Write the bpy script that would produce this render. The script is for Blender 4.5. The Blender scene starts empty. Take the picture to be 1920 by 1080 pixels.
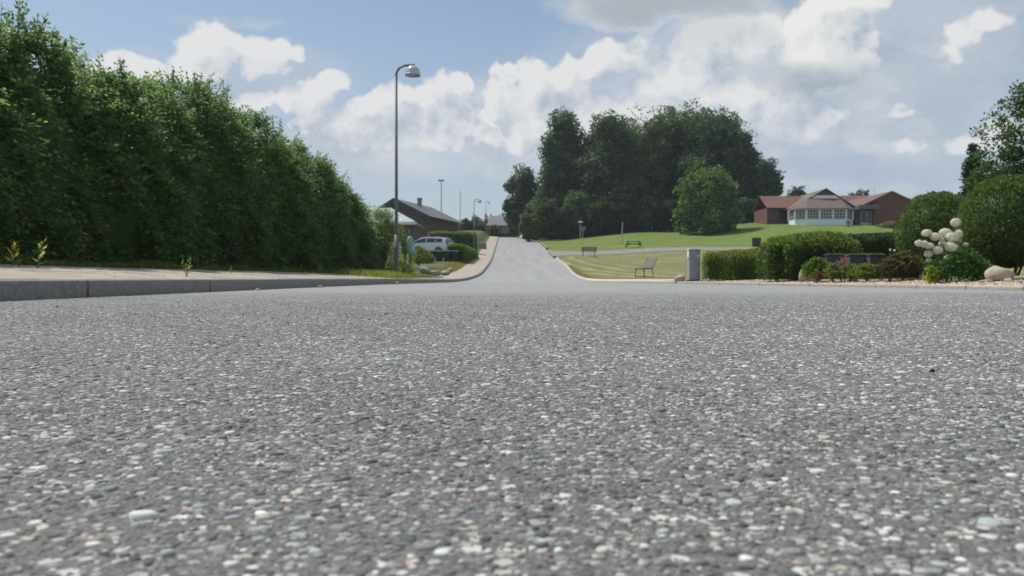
import bpy, math, random
import numpy as np
from mathutils import Vector

random.seed(7)
rng = np.random.default_rng(7)
scn = bpy.context.scene
col = scn.collection
R = math.radians

# ------------------------------------------------------------------ camera
CH = 0.13                                   # the phone lies almost on the asphalt
cam_d = bpy.data.cameras.new('camera')
cam_d.sensor_width = 36.0
cam_d.lens = 28.125
cam_d.clip_start = 0.02
cam_d.clip_end = 6000
cam_d.dof.use_dof = True
cam_d.dof.focus_distance = 1.6
cam_d.dof.aperture_fstop = 11.5
cam = bpy.data.objects.new('camera', cam_d)
cam.location = (0, 0, CH)
cam.rotation_euler = (R(90 - 0.726), 0, 0)
col.objects.link(cam)
scn.camera = cam

# ------------------------------------------------------------------ sun
SUN_AZ, SUN_EL = R(53), R(58)               # left of straight ahead, high
sd = Vector((-math.sin(SUN_AZ) * math.cos(SUN_EL), math.cos(SUN_AZ) * math.cos(SUN_EL), math.sin(SUN_EL)))
sun_d = bpy.data.lights.new('sun', 'SUN')
sun_d.energy = 3.2
sun_d.angle = R(0.6)
sun_d.color = (1.0, 0.95, 0.87)
sun = bpy.data.objects.new('sun', sun_d)
sun.rotation_euler = sd.to_track_quat('Z', 'Y').to_euler()
sun.location = (0, 0, 50)
col.objects.link(sun)

scn.view_settings.view_transform = 'Standard'
scn.view_settings.look = 'None'
scn.view_settings.gamma = 1.0
scn.view_settings.exposure = 0.45
scn.view_settings.use_curve_mapping = False
scn.cycles.max_bounces = 6
scn.cycles.diffuse_bounces = 3
scn.cycles.transparent_max_bounces = 6
scn.cycles.use_denoising = True


# ------------------------------------------------------------------ a little node language
class S:
    """a float or vector socket with operators"""
    def __init__(self, nt, sock): self.nt, self.s = nt, sock
    def _m(self, op, *a, clamp=False):
        n = self.nt.nodes.new('ShaderNodeMath'); n.operation = op; n.use_clamp = clamp
        for i, v in enumerate((self,) + a):
            if isinstance(v, S): self.nt.links.new(v.s, n.inputs[i])
            else: n.inputs[i].default_value = v
        return S(self.nt, n.outputs[0])
    def __add__(s, o): return s._m('ADD', o)
    def __sub__(s, o): return s._m('SUBTRACT', o)
    def __mul__(s, o): return s._m('MULTIPLY', o)
    def __truediv__(s, o): return s._m('DIVIDE', o)
    def max(s, o): return s._m('MAXIMUM', o)
    def min(s, o): return s._m('MINIMUM', o)
    def clamp(s): return s._m('ADD', 0.0, clamp=True)
    def sm(s, a, b):
        n = s.nt.nodes.new('ShaderNodeMapRange'); n.interpolation_type = 'SMOOTHSTEP'
        s.nt.links.new(s.s, n.inputs[0]); n.inputs[1].default_value = a; n.inputs[2].default_value = b
        return S(s.nt, n.outputs[0])
    def rng(s, a, b, c, d):
        n = s.nt.nodes.new('ShaderNodeMapRange'); s.nt.links.new(s.s, n.inputs[0])
        for i, v in enumerate((a, b, c, d)): n.inputs[1 + i].default_value = v
        return S(s.nt, n.outputs[0])


def vmath(nt, op, a, b=None):
    n = nt.nodes.new('ShaderNodeVectorMath'); n.operation = op
    for i, v in enumerate((a, b)):
        if v is None: continue
        if isinstance(v, S): nt.links.new(v.s, n.inputs[i])
        else: n.inputs[i].default_value = v
    return S(nt, n.outputs['Value' if op in ('DOT_PRODUCT', 'LENGTH') else 'Vector'])


def combine(nt, x, y, z):
    n = nt.nodes.new('ShaderNodeCombineXYZ')
    for i, v in enumerate((x, y, z)):
        if isinstance(v, S): nt.links.new(v.s, n.inputs[i])
        else: n.inputs[i].default_value = v
    return S(nt, n.outputs[0])


def noise(nt, vec, scale, detail=4, rough=0.55, dist=0.0, color=False):
    n = nt.nodes.new('ShaderNodeTexNoise'); n.inputs['Scale'].default_value = scale
    n.inputs['Detail'].default_value = detail; n.inputs['Roughness'].default_value = rough
    n.inputs['Distortion'].default_value = dist
    if vec is not None: nt.links.new(vec.s, n.inputs['Vector'])
    return S(nt, n.outputs['Color' if color else 'Fac'])


def voro(nt, vec, scale, feature='F1', out='Distance', detail=0.0, rand=1.0, rough=0.5):
    n = nt.nodes.new('ShaderNodeTexVoronoi'); n.feature = feature
    n.inputs['Scale'].default_value = scale; n.inputs['Randomness'].default_value = rand
    if 'Detail' in n.inputs: n.inputs['Detail'].default_value = detail
    if 'Roughness' in n.inputs: n.inputs['Roughness'].default_value = rough
    if feature == 'SMOOTH_F1': n.inputs['Smoothness'].default_value = 0.35
    if vec is not None: nt.links.new(vec.s, n.inputs['Vector'])
    return S(nt, n.outputs[out])


def ramp(nt, fac, stops, interp='LINEAR'):
    n = nt.nodes.new('ShaderNodeValToRGB'); n.color_ramp.interpolation = interp
    e = n.color_ramp.elements
    while len(e) < len(stops): e.new(0.5)
    for k, (p, c) in enumerate(stops):
        e[k].position = p; e[k].color = (*c, 1)
    nt.links.new(fac.s, n.inputs[0])
    return S(nt, n.outputs[0])


def mixc(nt, fac, a, b, mode='MIX'):
    n = nt.nodes.new('ShaderNodeMix'); n.data_type = 'RGBA'; n.blend_type = mode
    for i, v in ((0, fac), (6, a), (7, b)):
        if isinstance(v, S): nt.links.new(v.s, n.inputs[i])
        elif i == 0: n.inputs[0].default_value = v
        else: n.inputs[i].default_value = (*v, 1)
    return S(nt, n.outputs[2])


def sep(nt, v):
    n = nt.nodes.new('ShaderNodeSeparateXYZ'); nt.links.new(v.s, n.inputs[0])
    return [S(nt, o) for o in n.outputs]


# ------------------------------------------------------------------ sky
world = bpy.data.worlds.new('World'); scn.world = world; world.use_nodes = True
wt = world.node_tree; wt.nodes.clear()
sky = wt.nodes.new('ShaderNodeTexSky'); sky.sky_type = 'NISHITA'; sky.sun_disc = False
sky.sun_elevation = SUN_EL; sky.sun_rotation = -SUN_AZ
sky.altitude = 50; sky.air_density = 1.0; sky.dust_density = 0.8; sky.ozone_density = 1.5
SKY = 0.080
tc = wt.nodes.new('ShaderNodeTexCoord'); D = S(wt, tc.outputs['Generated'])
D = vmath(wt, 'NORMALIZE', D)
dx, dy, dz = sep(wt, D)
az = dx._m('ARCTAN2', dy)                    # 0 straight ahead, + to the right
el = dz._m('ARCSINE')


def ang(px, py):
    u, v = (px - 960) / 1500, (521 - py) / 1500
    a = math.atan(u); return a, math.atan(v * math.cos(a))


def build_field(blobs, base, puff):
    """node group: (azimuth, elevation) -> cloud density"""
    g = bpy.data.node_groups.new('cloud_density', 'ShaderNodeTree')
    g.interface.new_socket('P', in_out='INPUT', socket_type='NodeSocketVector')
    g.interface.new_socket('D', in_out='OUTPUT', socket_type='NodeSocketFloat')
    gi = g.nodes.new('NodeGroupInput'); go = g.nodes.new('NodeGroupOutput')
    P = S(g, gi.outputs[0])
    w = noise(g, P, 9.0, 3, 0.6, color=True)
    w2 = noise(g, P, 34.0, 2, 0.6, color=True)
    Pw = vmath(g, 'ADD', P, vmath(g, 'MULTIPLY', vmath(g, 'SUBTRACT', w, (.5, .5, .5)), (.085, .06, 0)))
    Pw = vmath(g, 'ADD', Pw, vmath(g, 'MULTIPLY', vmath(g, 'SUBTRACT', w2, (.5, .5, .5)), (.035, .03, 0)))
    m = None
    for (px, py, rx, ry) in blobs:
        a, e = ang(px, py)
        q = vmath(g, 'MULTIPLY', vmath(g, 'SUBTRACT', Pw, (a, e, 0)), (1500 / rx, 1500 / ry, 0))
        d = vmath(g, 'DOT_PRODUCT', q, q)
        b = d * -1.0 + 1.0 if px < 1660 else (d * -1.0 + 1.0) * .55 - .12
        if m is None: m = b
        else:
            n = m._m('SMOOTH_MAX', b, 0.25); m = n
    m = m.max(-1.5)
    # unseen clouds outside the part in view, thickened to add ambient light
    x, y, z = sep(g, P)
    gen = noise(g, vmath(g, 'MULTIPLY', P, (1.0, 1.9, 1)), 2.6, 4, 0.55)
    out = x._m('ABSOLUTE').sm(.62, .8).max(y.sm(.40, .52))
    m = m.max(gen.rng(.34, .60, -1.2, 1.1) * out + (out * 1.5 - 1.5))
    f1 = voro(g, P, 12.0, 'F1', detail=3.0, rough=.5)
    f2 = noise(g, P, 24.0, 7, 0.63)
    d = (m * 1.9).min(1.0) * .80 + m * .25 + .10 + (f1 * -1.0 + .62) * 0.85 + (f2 - .5) * 1.5
    g.links.new(d.s, go.inputs[0])
    return g


lit = [(435, 98, 118, 50), (525, 100, 55, 40), (352, 118, 50, 34), (248, 132, 64, 34), (470, 186, 75, 38), (590, 178, 66, 50),
       (690, 225, 85, 58), (735, 195, 55, 62), (805, 200, 92, 68), (640, 240, 70, 34), (840, 180, 50, 34),
       (860, 240, 110, 50), (720, 268, 120, 36), (800, 272, 110, 30), (955, 175, 58, 56), (1005, 165, 64, 56),
       (1085, 165, 96, 66), (1150, 125, 78, 64), (1207, 103, 56, 56), (1150, 205, 240, 90), (1300, 140, 130, 95),
       (1390, 90, 110, 80), (1000, 262, 100, 34), (1400, 220, 190, 90), (1555, 55, 92, 90), (1615, 30, 42, 62), (1500, 140, 120, 60),
       (1590, 130, 50, 46), (1800, 270, 70, 30), (1860, 258, 70, 42), (1790, 72, 50, 30), (1850, 40, 55, 24), (1690, 278, 50, 16), (1700, 205, 70, 16)]
fld = build_field(lit, 0, 0)


def field(P):
    n = wt.nodes.new('ShaderNodeGroup'); n.node_tree = fld; wt.links.new(P.s, n.inputs[0])
    return S(wt, n.outputs[0])


PP = combine(wt, az, el, 0.0)
d0 = field(PP)
d1 = field(vmath(wt, 'ADD', PP, (-.012, .020, 0)))
relief = (d0 - d1)
alpha = (d0 + relief.min(0.0) * 1.2).sm(-.02, .58)
lowa = noise(wt, PP, 7.5, 4, .55) - noise(wt, vmath(wt, 'ADD', PP, (-.03, .05, 0)), 7.5, 4, .55)
shade = (relief * 1.15 + .62 + lowa * 1.6 + (d0.min(1.3) * -.10)).clamp()


def blob(px, py, rx, ry, soft=1.0, warp=None):
    a, e = ang(px, py)
    q = vmath(wt, 'MULTIPLY', vmath(wt, 'SUBTRACT', warp or PP, (a, e, 0)), (1500 / rx, 1500 / ry, 0))
    return (vmath(wt, 'DOT_PRODUCT', q, q) * -1.0 + 1.0).sm(0.0, soft)


wn = noise(wt, PP, 5.0, 4, .6, color=True)
PW = vmath(wt, 'ADD', PP, vmath(wt, 'MULTIPLY', vmath(wt, 'SUBTRACT', wn, (.5, .5, .5)), (.14, .10, 0)))
nz = noise(wt, vmath(wt, 'MULTIPLY', PP, (1, 2.2, 1)), 7.0, 6, .6)
veil = blob(1430, 190, 560, 230, warp=PW) * .8
veil = veil.max(blob(1050, 250, 480, 120, warp=PW) * .9).max(blob(720, 275, 260, 90, warp=PW) * .8).max(blob(480, 165, 200, 80, warp=PW) * .55).max(blob(250, 150, 120, 50, warp=PW) * .4)
veil = veil.max(blob(430, 55, 110, 14, warp=PW) * .45).max(blob(1720, 60, 340, 170, warp=PW) * .5).max(blob(1540, 345, 340, 34, warp=PW) * .6).max(blob(1240, 0, 230, 60, .6, warp=PW)).max(blob(1370, 60, 180, 90, warp=PW))
veil = (veil * nz.rng(.25, .60, .55, 1.15)).clamp()
vn = noise(wt, vmath(wt, 'MULTIPLY', PW, (1, 1.7, 1)), 11.0, 7, .6)
vcol = mixc(wt, vn.sm(.36, .64), (.345, .385, .445), (.475, .49, .525))
grey = blob(1250, 8, 240, 52, .8, warp=PW).max(blob(1535, 150, 150, 42, warp=PW) * .75).max(blob(1330, 70, 150, 45, warp=PW) * .35)
grey = grey.max(blob(820, 330, 300, 45, warp=PW) * .45)
bright = blob(1560, 45, 120, 85, .6, warp=PW)
# base colour: the physical sky, veiled by thin haze low down
base = vmath(wt, 'MULTIPLY', S(wt, sky.outputs[0]), (SKY * 1.0, SKY * 1.0, SKY * .95))
haze = (el * -1.0).rng(-.36, 0.0, 0.10, .85)
base = mixc(wt, haze, base, (.315, .375, .445))
base = mixc(wt, veil, base, vcol)
cc = ramp(wt, shade, [(0.0, (.29, .335, .40)), (.30, (.385, .42, .475)), (.6, (.475, .495, .53)), (1.0, (.56, .565, .57))])
cc = mixc(wt, bright * .6, cc, mixc(wt, shade, (.45, .47, .50), (.64, .64, .61)))
cc = mixc(wt, grey * .75, cc, (.27, .31, .36))
lowfade = el.rng(.02, .17, .25, 1.0)
c = mixc(wt, alpha * lowfade, base, cc)
c = mixc(wt, blob(1250, 0, 215, 44, .9, warp=PW) * .75, c, (.29, .315, .345))
c = mixc(wt, blob(1600, 318, 330, 34, warp=PW) * .5, c, (.285, .345, .45))
below = dz.sm(-.03, -.003)
c = mixc(wt, below, (.07, .08, .065), c)
bg = wt.nodes.new('ShaderNodeBackground'); wt.links.new(vmath(wt, 'MULTIPLY', c, (10., 10., 10.)).s, bg.inputs[0]); bg.inputs[1].default_value = 0.1
wo = wt.nodes.new('ShaderNodeOutputWorld'); wt.links.new(bg.outputs[0], wo.inputs[0])
world.cycles.sampling_method = 'MANUAL'; world.cycles.sample_map_resolution = 256


# ------------------------------------------------------------------ materials
def newmat(name):
    m = bpy.data.materials.new(name); m.use_nodes = True
    nt = m.node_tree; nt.nodes.clear()
    b = nt.nodes.new('ShaderNodeBsdfPrincipled'); o = nt.nodes.new('ShaderNodeOutputMaterial')
    nt.links.new(b.outputs[0], o.inputs[0])
    g = nt.nodes.new('ShaderNodeNewGeometry')
    return m, nt, b, S(nt, g.outputs['Position']), o


def bump(nt, b, h, dist, strength=1.0):
    n = nt.nodes.new('ShaderNodeBump'); n.inputs['Distance'].default_value = dist; n.inputs['Strength'].default_value = strength
    nt.links.new(h.s, n.inputs['Height']); nt.links.new(n.outputs[0], b.inputs['Normal'])


def pmat(name, c1, c2, scale=5, rough=.7, bmp=0.0, bscale=None, metal=0.0, spec=.5, detail=5, lo=.3, hi=.7, coat=0.0):
    m, nt, b, P, o = newmat(name)
    f = noise(nt, P, scale, detail, .6)
    nt.links.new(ramp(nt, f, [(lo, c1), (hi, c2)]).s, b.inputs['Base Color'])
    f2 = noise(nt, P, scale * 2.3, 3)
    nt.links.new(f2.rng(.3, .7, max(rough - .1, .03), min(rough + .1, 1)).s, b.inputs['Roughness'])
    b.inputs['Metallic'].default_value = metal
    b.inputs['Specular IOR Level'].default_value = spec
    b.inputs['Coat Weight'].default_value = coat
    if bmp: bump(nt, b, noise(nt, P, bscale or scale * 6, 4), bmp)
    return m


def leafmat(name, trans=.35, rough=.5):
    m, nt, b, P, o = newmat(name)
    a = nt.nodes.new('ShaderNodeAttribute'); a.attribute_name = 'tint'
    c = S(nt, a.outputs['Color'])
    nt.links.new(c.s, b.inputs['Base Color']); b.inputs['Roughness'].default_value = rough
    b.inputs['Specular IOR Level'].default_value = .12 if 'far' in name else .30
    t = nt.nodes.new('ShaderNodeBsdfTranslucent')
    nt.links.new(vmath(nt, 'MULTIPLY', c, (1.35, 1.35, .7)).s, t.inputs[0])
    mx = nt.nodes.new('ShaderNodeMixShader'); mx.inputs[0].default_value = trans
    nt.links.new(b.outputs[0], mx.inputs[1]); nt.links.new(t.outputs[0], mx.inputs[2])
    nt.links.new(mx.outputs[0], o.inputs[0])
    return m


def asphalt(name, near=True):
    m, nt, b, P, o = newmat(name)
    n0 = noise(nt, P, 160, 3)
    wv = vmath(nt, 'ADD', P, vmath(nt, 'MULTIPLY', vmath(nt, 'SUBTRACT', noise(nt, P, 220, 1, color=True), (.5, .5, .5)), (.004, .004, 0)))
    flat = vmath(nt, 'MULTIPLY', wv, (1, 1, 0))
    d = voro(nt, flat, 118)
    rc = voro(nt, flat, 118, out='Color')
    r, g, bb = sep(nt, rc)
    big = voro(nt, flat, 62); rb = sep(nt, voro(nt, flat, 62, out='Color'))
    stone = (d * -1.0).sm(-.52, -.36) * r.sm(.30, .34)
    stone2 = (big * -1.0).sm(-.40, -.30) * rb[0].sm(.72, .74)
    sc = ramp(nt, g, [(0, (.10, .10, .105)), (.35, (.16, .162, .165)), (.62, (.24, .24, .235)), (.8, (.36, .36, .34)), (.93, (.55, .55, .52)), (.96, (.34, .24, .20)), (1, (.50, .47, .40))])
    sc2 = ramp(nt, rb[1], [(0, (.20, .20, .20)), (.5, (.36, .36, .34)), (1, (.60, .60, .56))])
    patch = noise(nt, P, .55, 5, .6)
    binder = mixc(nt, noise(nt, P, 260, 5, .7).sm(.33, .68), (.060, .061, .060), (.20, .20, .195))
    c = mixc(nt, stone, binder, sc); c = mixc(nt, stone2, c, sc2)
    x, y, z = sep(nt, P)
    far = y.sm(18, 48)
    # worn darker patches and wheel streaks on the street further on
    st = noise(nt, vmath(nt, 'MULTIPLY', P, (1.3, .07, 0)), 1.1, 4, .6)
    c = mixc(nt, y.sm(2.2, 9) * .75, c, (.31, .322, .33))  # lighter with distance: grazing-angle brightening painted into the colour
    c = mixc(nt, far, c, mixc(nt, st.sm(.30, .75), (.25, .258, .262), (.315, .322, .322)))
    c = mixc(nt, patch.sm(.38, .70) * .25, c, (.31, .31, .30), 'MIX')
    c = mixc(nt, noise(nt, P, 1.7, 4, .6).sm(.52, .72) * .3, c, (.10, .10, .10))
    nt.links.new(c.s, b.inputs['Base Color'])
    b.inputs['Roughness'].default_value = .85
    b.inputs['Specular IOR Level'].default_value = .22
    h = stone * (g * .5 + .6) + stone2 * 1.3 + n0 * .35
    bump(nt, b, h * (far * -1.0 + 1.0), .0016, .9)
    return m


def grass_mat(name, a, b_, dry, amt=.3, bands=False):
    m, nt, b, P, o = newmat(name)
    f = noise(nt, P, .35, 6, .62); f2 = noise(nt, vmath(nt, 'MULTIPLY', P, (1, .35, 1)), 5, 7, .8).sm(.25, .75)
    c = mixc(nt, f2, a, b_)
    c = mixc(nt, f.sm(.42, .70) * amt * 1.6, c, dry)
    if bands:
        x, y, z = sep(nt, P)
        w = (noise(nt, P, .12, 3) - .5) * 3.0
        ex = x - 20.0; ey = (y - 70.0) * .4
        q = (ex * ex + ey * ey)._m('SQRT') + w
        s = (q * 3.6)._m('SINE') * .5 + .5
        k = q.sm(10.5, 16.5) * s.sm(.45, .95) * noise(nt, P, .5, 4).sm(.3, .55)
        c = mixc(nt, k * .6, c, (.40, .34, .19))
        s2 = ((q * 3.6 + 2.4)._m('SINE') * .5 + .5).sm(.6, 1.0) * q.sm(9, 15)
        c = mixc(nt, s2 * .35, c, (.10, .11, .04))
    nt.links.new(c.s, b.inputs['Base Color']); b.inputs['Roughness'].default_value = .9
    b.inputs['Specular IOR Level'].default_value = .15
    bump(nt, b, noise(nt, P, 9, 5, .7), .06)
    return m


M = {}
M['asphalt'] = asphalt('asphalt')
M['side_asphalt'] = pmat('side_road_asphalt', (.165, .165, .16), (.225, .22, .215), 1.2, .85)
M['paving'] = pmat('sandy_paving', (.25, .215, .18), (.42, .37, .315), 3.2, .9, .004, 60, lo=.25, hi=.72, detail=8)
M['kerb'] = pmat('kerb_concrete', (.15, .146, .135), (.29, .28, .26), 34, .85, .003, 130, detail=8, lo=.3, hi=.75)
M['kerb_pale'] = pmat('pale_kerb_granite', (.33, .28, .235), (.47, .41, .35), 20, .85, .003, 100, detail=8)
M['gravel'] = pmat('sandy_gravel', (.36, .30, .23), (.60, .53, .43), 18, .9, .012, 45, detail=9, lo=.3, hi=.7)
M['soil'] = pmat('garden_soil', (.05, .04, .03), (.11, .085, .06), 9, .95, .02, 30)
M['field'] = grass_mat('dry_mown_grass', (.135, .150, .062), (.195, .20, .09), (.30, .255, .135), .42, True)
M['lawn'] = grass_mat('green_lawn_grass', (.088, .152, .026), (.132, .20, .042), (.25, .225, .10), .32)
M['rough'] = grass_mat('rough_grass', (.05, .085, .025), (.10, .14, .045), (.22, .19, .10), .3)
M['far'] = grass_mat('far_fields', (.07, .11, .04), (.12, .15, .06), (.2, .18, .1), .3)
M['leaf'] = leafmat('leaf', .55, .5)
M['leaf_far'] = leafmat('leaf_far', .38, .6)
M['bark'] = pmat('bark', (.05, .04, .032), (.13, .11, .09), 12, .9, .02, 40)
M['steel'] = pmat('galvanised_steel', (.095, .115, .13), (.14, .16, .175), 10, .6)
M['lamp'] = pmat('lamp_shade_grey', (.42, .45, .46), (.52, .55, .56), 8, .28, coat=.4)
M['black'] = pmat('black_plastic', (.012, .014, .018), (.03, .033, .038), 10, .45)
M['white'] = pmat('white_paint', (.66, .70, .72), (.80, .82, .83), 4, .5)
M['glass'] = pmat('dark_window_glass', (.02, .03, .04), (.06, .07, .085), .8, .12, spec=.8)


# ------------------------------------------------------------------ objects and meshes
LOC = {}


def thing(name, label, cat, loc, group=None):
    o = bpy.data.objects.new(name, None); col.objects.link(o)
    o.empty_display_size = .2
    o.location = loc
    o['label'] = label; o['category'] = cat
    if group: o['group'] = group
    LOC[o.name] = Vector(loc)
    return o


def link(name, me, mat, parent=None, kind=None, label=None):
    me.materials.clear() if len(me.materials) and mat else None
    if mat: me.materials.append(mat)
    o = bpy.data.objects.new(name, me); col.objects.link(o)
    if parent is not None:
        o.parent = parent; LOC[o.name] = LOC.get(parent.name, Vector((0, 0, 0)))
    if kind: o['kind'] = kind
    if label: o['label'] = label
    return o


def mesh_np(name, V, F, mat, parent=None, kind=None, smooth=False, tint=None, nper=None, local=False):
    """V (N,3) world coordinates, F (M,k) or list"""
    me = bpy.data.meshes.new(name)
    V = np.asarray(V, dtype=np.float32)
    if parent is not None and not local:
        V = V - np.array(LOC.get(parent.name, (0, 0, 0)), dtype=np.float32)
    if isinstance(F, np.ndarray):
        M_, k = F.shape
        me.vertices.add(len(V)); me.loops.add(M_ * k); me.polygons.add(M_)
        me.vertices.foreach_set('co', V.ravel())
        me.loops.foreach_set('vertex_index', F.astype(np.int32).ravel())
        me.polygons.foreach_set('loop_start', np.arange(0, M_ * k, k, dtype=np.int32))
        me.polygons.foreach_set('loop_total', np.full(M_, k, dtype=np.int32))
    else:
        me.from_pydata(V.tolist(), [], F)
    if smooth: me.polygons.foreach_set('use_smooth', np.ones(len(me.polygons), dtype=bool))
    me.update(calc_edges=True)
    if tint is not None:
        at = me.attributes.new('tint', 'FLOAT_COLOR', 'POINT')
        c = np.ones((len(V), 4), dtype=np.float32); c[:, :3] = tint
        at.data.foreach_set('color', c.ravel())
    me.validate()
    return link(name, me, mat, parent, kind)


class MB:
    def __init__(s): s.v, s.f = [], []
    def add(s, vs, fs):
        n = len(s.v); s.v += [tuple(v) for v in vs]; s.f += [[n + i for i in f] for f in fs]; return s
    def box(s, x0, x1, y0, y1, z0, z1, rz=0, piv=None):
        vs = [(x, y, z) for z in (z0, z1) for x, y in ((x0, y0), (x1, y0), (x1, y1), (x0, y1))]
        if rz:
            px, py = piv or ((x0 + x1) / 2, (y0 + y1) / 2); c, t = math.cos(rz), math.sin(rz)
            vs = [(px + (x - px) * c - (y - py) * t, py + (x - px) * t + (y - py) * c, z) for x, y, z in vs]
        return s.add(vs, [(0, 3, 2, 1), (4, 5, 6, 7), (0, 1, 5, 4), (1, 2, 6, 5), (2, 3, 7, 6), (3, 0, 4, 7)])
    def bevbox(s, x0, x1, y0, y1, z0, z1, b=.01):
        """box with chamfered vertical and top edges"""
        def ring(i, z):
            return [(x0 + i + b, y0 + i, z), (x1 - i - b, y0 + i, z), (x1 - i, y0 + i + b, z), (x1 - i, y1 - i - b, z),
                    (x1 - i - b, y1 - i, z), (x0 + i + b, y1 - i, z), (x0 + i, y1 - i - b, z), (x0 + i, y0 + i + b, z)]
        return s.loft([ring(0, z0), ring(0, z1 - b), ring(b, z1)])
    def loft(s, rings, caps=True, closed=True):
        k = len(rings[0]); vs = [p for r in rings for p in r]; fs = []
        for i in range(len(rings) - 1):
            for j in range(k if closed else k - 1):
                a, b = i * k + j, i * k + (j + 1) % k
                fs.append((a, b, b + k, a + k))
        if caps:
            fs.append(tuple(range(k))[::-1]); fs.append(tuple(range((len(rings) - 1) * k, len(rings) * k)))
        return s.add(vs, fs)
    def tube(s, pts, rad, n=8):
        pts = [Vector(p) for p in pts]; rings = []
        rr = rad if isinstance(rad, (list, tuple)) else [rad] * len(pts)
        for i, p in enumerate(pts):
            t = (pts[min(i + 1, len(pts) - 1)] - pts[max(i - 1, 0)]).normalized()
            a = Vector((1, 0, 0)) if abs(t.x) < .8 else Vector((0, 1, 0))
            u = t.cross(a).normalized(); w = t.cross(u)
            rings.append([tuple(p + (u * math.cos(2 * math.pi * j / n) + w * math.sin(2 * math.pi * j / n)) * rr[i]) for j in range(n)])
        return s.loft(rings)
    def lathe(s, c, prof, n=20):
        rings = [[(c[0] + r * math.cos(2 * math.pi * j / n), c[1] + r * math.sin(2 * math.pi * j / n), c[2] + z) for j in range(n)] for r, z in prof]
        return s.loft(rings)
    def prism(s, poly, y0, y1):
        """polygon in x,z pushed from y0 to y1"""
        return s.loft([[(x, y0, z) for x, z in poly], [(x, y1, z) for x, z in poly]])
    def build(s, name, mat, parent=None, kind=None, smooth=False, label=None):
        o = mesh_np(name, np.array(s.v), s.f, mat, parent, kind, smooth)
        if label: o['label'] = label
        return o


def tag(o, label, cat, group=None):
    o['label'] = label; o['category'] = cat
    if group: o['group'] = group
    return o


def kids(o): return [c for c in col.objects if c.parent == o]


def copy_tree(o, parent=None, loc=None):
    ks = kids(o)
    c = o.copy(); col.objects.link(c)
    if parent is not None: c.parent = parent
    if loc is not None: c.location = loc
    for k in ks: copy_tree(k, c)
    return c


def nrm(a): return a / np.maximum(np.linalg.norm(a, axis=-1, keepdims=True), 1e-9)
def rdir(n): return nrm(rng.normal(size=(n, 3)))


# ------------------------------------------------------------------ the lie of the land
def sm(a, b, x):
    t = np.clip((np.asarray(x, dtype=float) - a) / (b - a), 0, 1); return t * t * (3 - 2 * t)


_y = np.arange(-80, 700, .5)
_t = np.interp(_y, [-80, 14, 22, 32, 40, 50, 60, 74, 80, 150, 165, 250, 700], [0, 0, -.02, -.05, .0, .30, .95, 1.78, 2.3, 7.75, 8.4, 9.0, 10])
_k = np.exp(-.5 * (np.arange(-12, 13) / 4.5) ** 2); _k /= _k.sum()
_ts = np.convolve(np.pad(_t, 12, mode='edge'), _k, mode='valid')
_ts = np.where(_y < 12, 0, _ts)


def XL(y): return np.interp(y, [-80, 36, 50, 60, 80, 150, 170], [-4.2, -2.3, -1.92, -1.8, -1.87, -2.5, -2.7])
def XR(y): return np.interp(y, [-80, 10, 28, 30, 33, 60, 80, 150, 170], [21.0, 6.4, 3.45, 3.2, 3.3, 4.0, 4.2, 4.0, 4.0])
def RV(y): return np.interp(y, [-80, 24, 30, 40, 170], [1.5, 1.3, .22, .03, .03])       # width of the gravel verge
LK, RK = .12, .05                                                                     # kerb heights


def T(x, y):
    x, y = np.broadcast_arrays(np.asarray(x, dtype=float), np.asarray(y, dtype=float))
    z = np.interp(y, _y, _ts) - .03 * sm(3, 6.4, x) * (1 - sm(15, 30, y))
    dl = XL(y) - x; dr = x - XR(y)
    z = z + np.where(dl > 0, LK + .12 * np.clip((dl - .12) / 1.4, 0, 1) + .04 * sm(1.5, 2.2, dl), 0)
    z = z + np.where(dl > 0, .85 * sm(63, 71, y) * sm(1.7, 3.2, dl) + .15 * sm(40, 55, y) * sm(1.6, 3, dl), 0)
    rv = RV(y)
    z = z + np.where(dr > 0, RK + .08 * np.clip((dr - .12) / rv, 0, 1) + .03 * sm(0, 1.5, dr - rv - .12), 0)
    z = z + np.where(dr > 0, .45 * sm(3, 14, dr) * sm(48, 80, y) + 1.0 * sm(90, 130, y) * sm(0, 18, dr) + 1.6 * sm(88, 108, y) * sm(20, 36, dr) + .8 * sm(0, 20, dr) * sm(30, 60, y) * 0, 0)
    return z


def Tz(x, y): return float(T(x, y))


def PX(px, y): return (px - 960) / 1500 * y
def PZ(py, y): return CH + (521 - py) / 1500 * y


YS = np.concatenate([np.arange(-40, -6, 4), np.arange(-6, 34, .5), np.arange(34, 172, 1.0)])


def strip(name, fa, fb, nx, ys, mat, kind='structure', power=1.0, lift=0, tint=None, parent=None):
    t = np.linspace(0, 1, nx) ** power
    a, b = fa(ys), fb(ys)
    X = a[:, None] + (b - a)[:, None] * t[None, :]
    Y = np.repeat(ys[:, None], nx, 1)
    Z = T(X + np.sign(b - a)[:, None] * 1e-5 * (t[None, :] < .5) - np.sign(b - a)[:, None] * 1e-5 * (t[None, :] >= .5), Y) + lift
    V = np.stack([X, Y, Z], -1).reshape(-1, 3)
    n, m = len(ys), nx
    i = np.arange(n - 1)[:, None] * m + np.arange(m - 1)[None, :]
    F = np.stack([i, i + 1, i + m + 1, i + m], -1).reshape(-1, 4)
    if (b - a)[0] < 0: F = F[:, ::-1]
    return mesh_np(name, V, F, mat, parent, kind, True)


road = strip('road', XL, XR, 22, YS, M['asphalt'])
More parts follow.
